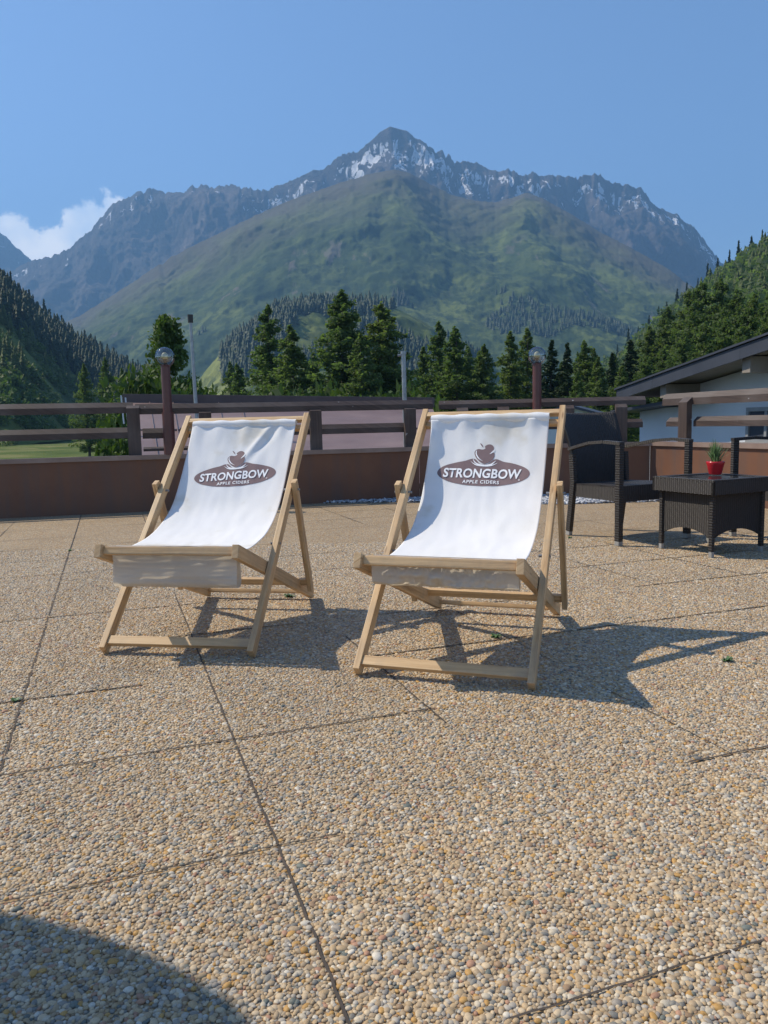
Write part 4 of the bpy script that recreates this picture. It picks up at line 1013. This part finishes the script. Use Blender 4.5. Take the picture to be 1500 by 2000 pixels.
def put(name, protos, px, topy, D, hbase, label, cat, group, wid=1.0, zb=GZ - .2, base=None):
    p = at(px, topy, D); h = p.z - zb; pt = protos[rng.randrange(len(protos))]; s_ = h / hbase
    return tree(name, pt, (p.x, p.y, zb), s_ * wid, s_, label, cat, group)
G1 = 'larches and spruces beyond the roofs'
put('broadleaf_tree', BROAD, 322, 626, 44, 9.0, 'leafy dark green tree right behind the left globe lamp', 'tree', None, .92)
mids = [('larch', 522, 598, 88, 'larch with a pointed top, left of a taller larch behind the left deck chair', .85),
        ('larch', 566, 640, 80, 'round-shouldered larch right of a pointed larch behind the left deck chair', 1.1),
        ('larch', 463, 712, 105, 'small pale larch standing alone right of the metal pole with a dark cap', .9),
        ('larch', 612, 690, 95, 'low larch between the left larch pair and the tallest larch', .8),
        ('big', 667, 572, 78, 'tallest larch in the middle of the valley, directly under the green mountain', .86),
        ('big', 742, 597, 80, 'broad larch just left of the plain metal pole', .92),
        ('larch', 704, 655, 74, 'lower larch filling the gap between the two tallest larches', .9),
        ('larch', 826, 680, 92, 'smallest larch right of the plain metal pole', .8),
        ('larch', 857, 630, 90, 'slim larch, left one of a pointed pair above the right deck chair', .8),
        ('larch', 889, 642, 86, 'fuller larch, right one of a pointed pair above the right deck chair', 1.05),
        ('larch', 945, 676, 84, 'pale green larch above the middle of the right deck chair', .95),
        ('larch', 996, 650, 90, 'pointed larch left of the right globe lamp', .85),
        ('larch', 1030, 644, 94, 'thin larch directly behind the right globe lamp', .75),
        ('spruce', 1078, 668, 88, 'near-black spruce touching the right side of the right globe lamp', 1.15),
        ('spruce', 1108, 672, 84, 'near-black spruce second to the right of the right globe lamp', 1.0),
        ('larch', 1142, 668, 86, 'mid green larch right of the two near-black spruces', .95),
        ('larch', 1168, 700, 80, 'lower larch right of the mid green larch beyond the roofs', .9),
        ('spruce', 1196, 690, 82, 'dark spruce left of the white house roof tip', .9),
        ('spruce', 1232, 668, 95, 'dark bushy spruce above the left tip of the white house roof', 1.3),
        ('larch', 1128, 728, 62, 'small bright larch in front of the near-black spruces', .8),
        ('larch', 1215, 716, 62, 'small pale larch just left of the white house roof tip', .9)]
for k, px, ty, D, lb, wd in mids:
    wd *= 1.42
    put('larch_tree' if k != 'spruce' else 'spruce_tree', {'larch': LARCH, 'big': BIG, 'spruce': SPRUCE}[k], px, ty, D, 14.0, lb, 'larch' if k != 'spruce' else 'spruce', G1, wd)
for i in range(22):                         # the back row that closes the gaps
    px = 440 + i * 36 + rng.uniform(-12, 12)
    put('larch_tree', LARCH, px, rng.uniform(690, 735) - (20 if px > 900 else 0), rng.uniform(112, 150), 14.0, 'hazy larch low in the back row of the tree belt behind the taller larches', 'larch', 'back row of larches beyond the roofs', 1.1)
rl = [(1268, 640, 120), (1305, 604, 118), (1345, 572, 110), (1372, 556, 104), (1408, 548, 100), (1440, 570, 92), (1475, 578, 88), (1510, 560, 84), (1262, 700, 84), (1296, 684, 80), (1335, 655, 78), (1378, 632, 74), (1420, 628, 70), (1462, 606, 66), (1505, 600, 62), (1560, 560, 60)]
names_r = ['leftmost tall larch on the right hillside above the slate roof', 'second larch from the left in the upper row above the slate roof', 'third larch from the left in the upper row above the slate roof', 'fourth larch in the upper row above the slate roof',
           'tallest larch above the middle of the slate roof', 'sixth larch in the upper row above the slate roof', 'larch with a rounded top near the right edge above the slate roof', 'larch in the upper row cut by the right edge of the photo',
           'lower larch over the left end of the slate roof', 'second lower larch from the left over the slate roof', 'third lower larch over the slate roof', 'fourth lower larch over the slate roof', 'fifth lower larch over the slate roof',
           'bright larch over the upper part of the slate roof', 'lower larch over the slate roof at the right edge', 'lower larch just outside the right edge over the slate roof']
for (px, ty, D), lb in zip(rl, names_r): put('larch_tree', BIG, px, ty, D, 14.0, lb, 'larch', 'larches on the right above the slate roof', 1.0)
for px, ty, D, lb in ((163, 712, 150, 'pale larch above the left railing, leftmost of three in the meadow'), (205, 700, 155, 'pale larch above the left railing, middle of three in the meadow'), (238, 722, 140, 'pale larch above the left railing, rightmost of three in the meadow'), (275, 735, 120, 'low larch left of the left globe lamp')):
    put('larch_tree', LARCH, px, ty, D, 14.0, lb, 'larch', 'larches in the meadow on the left', 1.0)
SH = [proto(broad_mesh('crown', 2.6, 1.6, 40, 70, .09, 90, .05), 'broad', trunk_mesh(2.0, .05, .0, 8, 33))]
for px, ty, D, lb in ((575, 757, 22, 'light green shrub top showing over the brown roof ridge, left clump'), (612, 752, 22.5, 'light green shrub top showing over the brown roof ridge, middle clump'), (768, 752, 23, 'small green shrub top beside the plain metal pole'), (290, 720, 34, 'leafy bush left below the left globe lamp'), (400, 745, 36, 'leafy bush right of the pole with a dark cap')):
    put('shrub', SH, px, ty, D, 2.6, lb, 'shrub', 'shrubs beyond the brown roof', .55)

# woods on the slopes: small spruces joined into one mass each, and the skyline trees one by one
def star_tree(h, r, lv, k, rs):
    V, Fc = [], []
    for i in range(lv):
        t_ = i / lv; z0 = h * (.06 + .94 * t_); z1 = min(h, z0 + h * .94 / lv * 1.9); rr = r * (1 - t_) ** .85
        b0 = len(V); V.append((0, 0, z1)); ph = rs.rand() * 6
        for j in range(2 * k):
            a = ph + j * math.pi / k; q_ = rr * ((1.0 if j % 2 else .52) + rs.uniform(-.16, .16)); V.append((q_ * math.cos(a), q_ * math.sin(a), z0 + (0 if j % 2 else .04 * h) + rs.uniform(-.015, .015) * h))
        for j in range(2 * k): Fc.append((b0, b0 + 1 + j, b0 + 1 + (j + 1) % (2 * k)))
    return np.array(V), np.array(Fc)
def wood(name, ridge, spots, label, hmin, hmax, m, temps):
    V, Fc, n = [], [], 0
    for u_, t_ in spots:
        p = ridge.pos(u_, t_); tv, tf = temps[rng.randrange(len(temps))]; h = rng.uniform(hmin, hmax); a = rng.uniform(0, 6.28); c_, s_ = math.cos(a), math.sin(a)
        w_ = tv * np.array([h * rng.uniform(.85, 1.25), h * rng.uniform(.85, 1.25), h]); w_ = np.stack([w_[:, 0] * c_ - w_[:, 1] * s_ + p[0], w_[:, 0] * s_ + w_[:, 1] * c_ + p[1], w_[:, 2] + p[2] - .04 * h], 1)
        V.append(w_); Fc.append(tf + n); n += len(tv)
    o = link(name, npmesh(name, np.concatenate(V), np.concatenate(Fc)), m); tag(o, label, 'forest', kind='stuff'); return o
T_hi = [star_tree(1, rng.uniform(.22, .34), 8, 7, nr) for _ in range(8)]; T_lo = [star_tree(1, .27, 4, 5, nr) for _ in range(4)]
def scrub_temp(rs, n=46):
    d_ = rs.normal(size=(n, 3)); d_ /= np.linalg.norm(d_, axis=1, keepdims=True); d_ *= (.32 + .2 * rs.rand(n, 1)); d_[:, 2] = np.abs(d_[:, 2]) * 1.1 + .15
    V, Fc = leafcloud(d_, .13); Fc = np.concatenate([Fc[:, :3], Fc[:, [0, 2, 3]]]); return V, Fc
T_sc = [scrub_temp(nr) for _ in range(5)]
def dens(p, sc_, seed): return mn.noise(Vector((p[0] * sc_, p[1] * sc_, seed)))
def spots(ridge, n, u0, u1, tf, cond=None):
    out = []; tries = 0
    while len(out) < n and tries < n * 14:
        tries += 1; u_ = rng.uniform(u0, u1); a, b_ = tf(u_); t_ = rng.uniform(a, b_)
        if cond and not cond(ridge.pos(u_, t_), u_, t_): continue
        out.append((u_, t_))
    return out
lu = left.u
wood('forest_on_left_hillside', left, spots(left, 2600, lu(-260), lu(440), lambda u_: (0.0, .42 + .22 * min(1, max(0, (left.x0 + u_ * (left.x1 - left.x0) - 40) / 220)))), 'dense dark spruce forest covering the upper left hillside', 8, 22, M['spruce'], T_hi)
wood('larches_on_left_hillside', left, spots(left, 330, lu(-260), lu(440), lambda u_: (.38, .80), lambda p, u_, t_: dens(p, .02, 4) > -.05 and not (.49 < t_ < .68 and rng.random() < .8)), 'pale larches thinning out down the left hillside', 8, 14, M['larch'], T_hi)
wood('scrub_on_left_hillside', left, spots(left, 1100, lu(-200), lu(440), lambda u_: (.45, .97), lambda p, u_, t_: dens(p, .025, 9) > -.05 and not (.49 < t_ < .66 and rng.random() < .85)), 'bushes and scrub scattered over the lower left hillside', 4, 9, M['broad'], T_sc)
wood('bushes_on_left_hillside', left, spots(left, 1500, lu(-200), lu(440), lambda u_: (.42, 1.0), lambda p, u_, t_: dens(p, .05, 21) > -.1), 'low dark bushes dotted over the left hillside meadow', 1.5, 4.5, M['broad'], T_sc)
wood('forest_on_spur', spur, spots(spur, 1500, spur.u(430), spur.u(960), lambda u_: (0, .6), lambda p, u_, t_: dens(p, .006, 2) > -.25), 'hazy blue-green spruce wood on the spur behind the larches', 16, 26, M['spruce'], T_lo)
wood('forest_on_green_mountain', green, spots(green, 1500, green.u(380), green.u(1340), lambda u_: (.62, .97), lambda p, u_, t_: dens(p, .0032, 6) > .16 - (t_ - .5) * .3), 'dark wood patches on the lower slopes of the green mountain', 16, 26, M['spruce'], T_lo)
ru = right.u
wood('forest_on_right_hillside', right, spots(right, 1500, ru(1150), ru(2000), lambda u_: (0, .55), lambda p, u_, t_: dens(p, .014, 5) > -.22), 'dark spruce wood on the upper right hillside', 6, 15, M['larch'], T_hi + T_sc * 3)
wood('larches_on_right_hillside', right, spots(right, 700, ru(1150), ru(2000), lambda u_: (.1, .95), lambda p, u_, t_: dens(p, .012, 7) > -.1), 'bright green larches and bushes on the right hillside', 6, 12, M['larch'], T_hi + T_sc * 3)
SK = [(conifer_mesh('crown', 14.0, 2.4, 46, 34, .42, 100 + i, .35, .03, .3, .85), trunk_mesh(13.4, .25, .0, 0, 50 + i)) for i in range(4)]
SK = [proto(a, 'spruce', b_) for a, b_ in SK]
lb_ = 'dark spruce on the skyline of the steep left hillside'
for i in range(46):
    px = -20 + i * 7.2 + rng.uniform(-3, 3); q_ = left.pos(lu(px), rng.uniform(0, .03)); h = rng.uniform(15, 23) / 14
    tree('spruce_tree', SK[rng.randrange(4)], (q_[0], q_[1], q_[2] - .5), h * rng.uniform(.8, 1.15), h, lb_, 'spruce', 'spruces along the left skyline')
for i in range(16):
    px = 1205 + i * 20 + rng.uniform(-4, 4); q_ = right.pos(ru(px), rng.uniform(0, .04)); h = rng.uniform(11, 19) / 14
    tree('spruce_tree', SK[rng.randrange(4)], (q_[0], q_[1], q_[2] - .5), h * rng.uniform(.8, 1.15), h, 'dark spruce on the skyline of the right hillside', 'spruce', 'spruces along the right skyline')

# ---------------------------------------------------------------- buildings
def quad_roof(name, P, th, m, par=None):
    mb = MB(); mb.prism([tuple(p) for p in P], (0, 0, 0), (0, 0, -th)); return mb.build(name, m, par)
# brown-roofed building just below the terrace
a = at(246, 783, 16.2); b_ = at(842, 789, 17.6); ridge_l, ridge_r = a, b_
e_l = Vector((at(266, 880, 10.4).x, 10.4, .02)); e_r = Vector((b_.x - .0, 11.2, .02)); base = Vector((a.x, a.y, GZ))
root = empty('low_building', base); tag(root, 'low building with a dull pink sheet-metal roof seen through the dark railing', 'building')
rl_, rr_, el_, er_ = [p - base for p in (ridge_l, ridge_r, e_l, e_r)]
quad_roof('roof', [rl_, rr_, er_, el_], .08, M['tin'], root)
back_l, back_r = rl_ + Vector((-.1, 5.5, -1.1)), rr_ + Vector((0.3, 5.5, -1.1))
quad_roof('roof', [back_l, back_r, rr_ + Vector((0, .01, .0)), rl_ + Vector((0, .01, 0))], .08, M['tin'], root)
mb = MB()
for i in range(1, 6):
    f_ = i / 14; p0 = rl_.lerp(rr_, f_) + Vector((0, 0, .012)); p1 = el_.lerp(er_, f_) + Vector((0, 0, .012)); mb.beam(p0, p1, .018, .016, (1, 0, 0), 0)
for f_ in (.42,):
    mb.beam(rl_.lerp(el_, f_) + Vector((0, 0, .008)), rr_.lerp(er_, f_) + Vector((0, 0, .008)), .03, .02, (0, 0, 1), 0)
mb.build('standing_seam', M['tin'], root)
mb = MB(); mb.beam(rl_ + Vector((-.05, -.02, .03)), rr_ + Vector((.05, -.02, .03)), .22, .20, (0, 0, 1), .01); mb.build('ridge_cap', simple('dark_ridge_metal', (.075, .050, .048), (.11, .08, .075), 3, .6), root)
mb = MB(); C = [Vector((el_.x + .5, el_.y + .5, 0)), Vector((er_.x - .3, er_.y + .5, 0)), Vector((rr_.x - .3, rr_.y + 5, 0)), Vector((rl_.x + .5, rl_.y + 5, 0))]
v0 = [mb.bm.verts.new(p) for p in C]; v1 = [mb.bm.verts.new(p + Vector((0, 0, z_))) for p, z_ in zip(C, (3.9, 3.9, 4.1, 4.1))]
for i in range(4): mb.bm.faces.new((v0[i], v0[(i + 1) % 4], v1[(i + 1) % 4], v1[i]))
mb.build('wall', M['white'], root)
for px, y0, y1, Y, r_, cap_, nm, lb in ((372, 628, 790, 14.2, .036, True, 'vent_pipe', 'thin metal pole with a dark cap rising behind the left deck chair'), (788, 692, 878, 12.2, .036, False, 'vent_pipe', 'plain galvanised pole with a small top fitting, between the deck chairs')):
    a = at(px, y0, Y); b_ = at(px + (5 if cap_ else 3), y1, Y); b_.x = a.x + (.028 if cap_ else .01); base = Vector((b_.x, b_.y, b_.z - .25)); root = empty(nm, base); tag(root, lb, 'pole', 'metal poles on the brown roof')
    mb = MB(); mb.tube((0, 0, 0), a - base, r_, r_ * .72 if cap_ else r_, n=18)
    for q_ in (.45, .8): mb.tube((a - base) * q_, (a - base) * (q_ + .006), r_ * 1.12, n=18)
    mb.build('pipe', M['steel'], root, True)
    t_ = a - base
    if cap_: mb = MB(); mb.tube(t_ - Vector((0, 0, .02)), t_ + Vector((0, 0, .12)), .046, .050, n=14); mb.build('cap', M['black'], root, True)
    else: mb = MB(); mb.tube(t_, t_ + Vector((0, 0, .045)), .046, n=14); mb.tube(t_ + Vector((-.09, 0, -.015)), t_ + Vector((.02, 0, -.015)), .018, n=10); mb.build('cap', M['steel'], root, True)
# white stand-off bracket at the roof's left end
p = at(243, 780, 13.5); root = empty('roof_bracket', (p.x, p.y, p.z - .12)); tag(root, 'small white metal bracket sticking up at the left end of the brown roof', 'bracket')
mb = MB(); mb.beam((-.035, 0, -.3), (-.055, 0, .19), .022, .02, (1, 0, 0), .002); mb.beam((.035, 0, -.3), (.02, 0, .15), .022, .02, (1, 0, 0), .002); mb.beam((-.06, 0, .03), (.045, 0, .02), .02, .014, (0, 1, 0), 0); mb.build('bracket_frame', M['white'], root)
# far tiled roof
a = at(796, 779, 30); root = empty('tiled_house', (a.x + .3, a.y, GZ)); tag(root, 'distant house with a pale terracotta roof corner right of the plain pole', 'house')
z_ = a.z - GZ; mt = simple('terracotta_tiles', (.34, .19, .13), (.46, .28, .20), 3, .8, bmp=.4, bsc=12, bd=.02)
mb = MB(); mb.prism([(-.25, 0, z_ - .0), (.35, 0, z_ + .02), (1.0, -2.6, z_ - .9), (-1.2, -2.6, z_ - .9)], (0, 0, 0), (0, 0, -.1)); mb.build('roof', mt, root)
mb = MB(); mb.prism([(-1.0, -2.3, 0), (.8, -2.3, 0), (.8, .0, 0), (-1, .0, 0)], (0, 0, 0), (0, 0, z_ - .95)); mb.build('wall', M['white'], root)

# white house with the slate-blue roof on the right
A_ = at(1204, 762, 16.5); B_ = at(1500, 656, 12.0); fd = Vector((B_.x - A_.x, B_.y - A_.y, 0)); L0 = fd.length; fd.normalize(); fn = Vector((-fd.y, fd.x, 0))    # fn points away from the camera side
slope = (B_.z - A_.z) / L0; W_ = L0 * 1.5; base = Vector((A_.x, A_.y, GZ)); zE = A_.z - GZ
root = empty('white_house', base, math.atan2(fd.y, fd.x)); tag(root, 'white house with a slate-blue gable roof and deep eaves behind the right-hand wall', 'house')
OV = .85; DEP = 9.0; th = .21
def ry(x): return zE + slope * min(x, 2 * W_ - x)
mb = MB()                                       # fascia board along the rake
for x0_, x1_ in ((0, L0 * .30), (L0 * .30 + .004, L0 * .86), (L0 * .86 + .004, W_), (W_, 2 * W_)):
    mb.prism([(x0_, 0, ry(x0_) - th), (x1_, 0, ry(x1_) - th), (x1_, 0, ry(x1_)), (x0_, 0, ry(x0_))], (0, 0, 0), (0, .04, 0))
mb.build('fascia', M['slate'], root)
mb = MB(); mb.prism([(-.04, 0, ry(0) - .0), (W_, 0, ry(W_) + .015), (W_, 0, ry(W_) + .05), (-.04, 0, ry(0) + .035)], (0, -.035, 0), (0, DEP, 0)); mb.prism([(W_, 0, ry(W_) + .015), (2 * W_, 0, zE), (2 * W_, 0, zE + .035), (W_, 0, ry(W_) + .05)], (0, -.035, 0), (0, DEP, 0)); mb.build('roof', M['slate'], root)
mb = MB(); mb.prism([(0, 0, zE - .16), (W_, 0, ry(W_) - .16), (W_, 0, ry(W_) - .02), (0, 0, zE - .02)], (0, .045, 0), (0, OV + .3, 0)); mb.build('soffit', M['soffit'], root)
for q_ in (.34, .86):
    x_ = L0 * q_; mb = MB(); mb.beam((x_, .12, ry(x_) - .30), (x_, OV + .2, ry(x_) - .30), .20, .26, (1, 0, 0), .01); mb.build('purlin', M['soffit'], root)
wx0 = 1.15; mb = MB()
mb.prism([(wx0, 0, 0), (2 * W_ - 1, 0, 0), (2 * W_ - 1, 0, ry(2 * W_ - 1) - .18), (W_, 0, ry(W_) - .2), (wx0, 0, ry(wx0) - .18)], (0, OV, 0), (0, .25, 0))
mb.prism([(wx0, 0, 0), (wx0 + .25, 0, 0), (wx0 + .25, 0, ry(wx0) - .2), (wx0, 0, ry(wx0) - .2)], (0, OV + .253, 0), (0, DEP - OV - .6, 0)); mb.build('wall', M['white'], root)
def hit(px, py):                                # facade plane -> local x, z
    d_ = ray(px, py); o_ = A_ + fn * OV; n_ = fn; s_ = (o_ - CAM).dot(n_) / d_.dot(n_); p = CAM + d_ * s_; return (p - A_).dot(fd), p.z - GZ
x0_, z1_ = hit(1462, 796); x1_, z0_ = hit(1540, 866); 
mb = MB(); w_ = .07
for a, b_ in (((x0_, z0_), (x1_, z0_ + w_)), ((x0_, z1_ - w_), (x1_, z1_)), ((x0_, z0_ + w_ + .002), (x0_ + w_, z1_ - w_ - .002)), ((x1_ - w_, z0_ + w_ + .002), (x1_, z1_ - w_ - .002)), (((x0_ + x1_) / 2 - .03, z0_ + w_ + .002), ((x0_ + x1_) / 2 + .03, z1_ - w_ - .002))):
    mb.prism([(a[0], OV - .05, a[1]), (b_[0], OV - .05, a[1]), (b_[0], OV - .05, b_[1]), (a[0], OV - .05, b_[1])], (0, 0, 0), (0, .06, 0))
wn = mb.build('window', simple('grey_window_frame', (.20, .21, .22), (.28, .29, .30), 4, .5), root)
mb = MB(); mb.prism([(x0_ + w_, OV - .02, z0_ + w_), (x1_ - w_, OV - .02, z0_ + w_), (x1_ - w_, OV - .02, z1_ - w_), (x0_ + w_, OV - .02, z1_ - w_)], (0, 0, 0), (0, .012, 0)); mb.build('pane', M['glasspane'], wn)
mb = MB(); mb.beam((x0_ - .08, OV - .06, z0_ - .02), (x1_ + .08, OV - .06, z0_ - .02), .14, .04, (0, 1, 0), .004); mb.build('sill', M['soffit'], wn)
# annex
P0 = at(1232, 800, 17.5); P1 = at(1250, 797, 17.2); root = empty('white_annex', (P1.x, P1.y, GZ), math.atan2(fd.y, fd.x)); tag(root, 'small white annex with a flat slate-blue roof edge at the left of the white house', 'building')
zt = P1.z - GZ
mb = MB(); mb.prism([(0, 0, 0), (2.6, 0, 0), (2.6, 0, zt + .0), (0, 0, zt - .02)], (0, 0, 0), (0, 3.0, 0)); mb.build('wall', M['white'], root)
mb = MB(); mb.prism([(-.3, 0, zt - .1), (2.7, 0, zt + .1), (2.7, 0, zt + .16), (-.3, 0, zt - .04)], (0, -.55, 0), (0, 4.0, 0)); mb.build('roof', M['slate'], root)
# small white house further back
p = at(1110, 793, 34); root = empty('white_cottage', (p.x, p.y, GZ), R(-20)); tag(root, 'small distant white cottage glimpsed behind the right deck chair and the wicker armchair', 'house')
zt = p.z - GZ
mb = MB(); mb.prism([(-1.6, 0, 0), (1.6, 0, 0), (1.6, 0, zt - .5), (0, 0, zt - .05), (-1.6, 0, zt - .5)], (0, 0, 0), (0, 5, 0)); mb.build('wall', M['white'], root)
mb = MB(); mb.prism([(-2, 0, zt - .62), (0, 0, zt - .03), (0, 0, zt + .07), (-2, 0, zt - .52)], (0, -.4, 0), (0, 6, 0)); mb.prism([(0, 0, zt - .03), (2, 0, zt - .62), (2, 0, zt - .52), (0, 0, zt + .07)], (0, -.4, 0), (0, 6, 0)); mb.build('roof', M['slate'], root)

# ---------------------------------------------------------------- haze
hm = bpy.data.materials.new('mountain_haze'); hm.use_nodes = True; t = hm.node_tree; t.nodes.clear()
pv = N(t, 'ShaderNodeVolumePrincipled'); pv.inputs['Density'].default_value = HAZE; pv.inputs['Color'].default_value = (.27, .56, 1.0, 1); pv.inputs['Anisotropy'].default_value = .1
o_ = N(t, 'ShaderNodeOutputMaterial'); t.links.new(pv.outputs[0], o_.inputs['Volume'])
mb = MB(); mb.prism([(-9000, -1100, -120), (9000, -1100, -120), (9000, 10000, -120), (-9000, 10000, -120)], (0, 0, 0), (0, 0, 2900)); hz = mb.build('haze', hm); tag(hz, 'thin blue mountain haze', 'haze', kind='stuff')
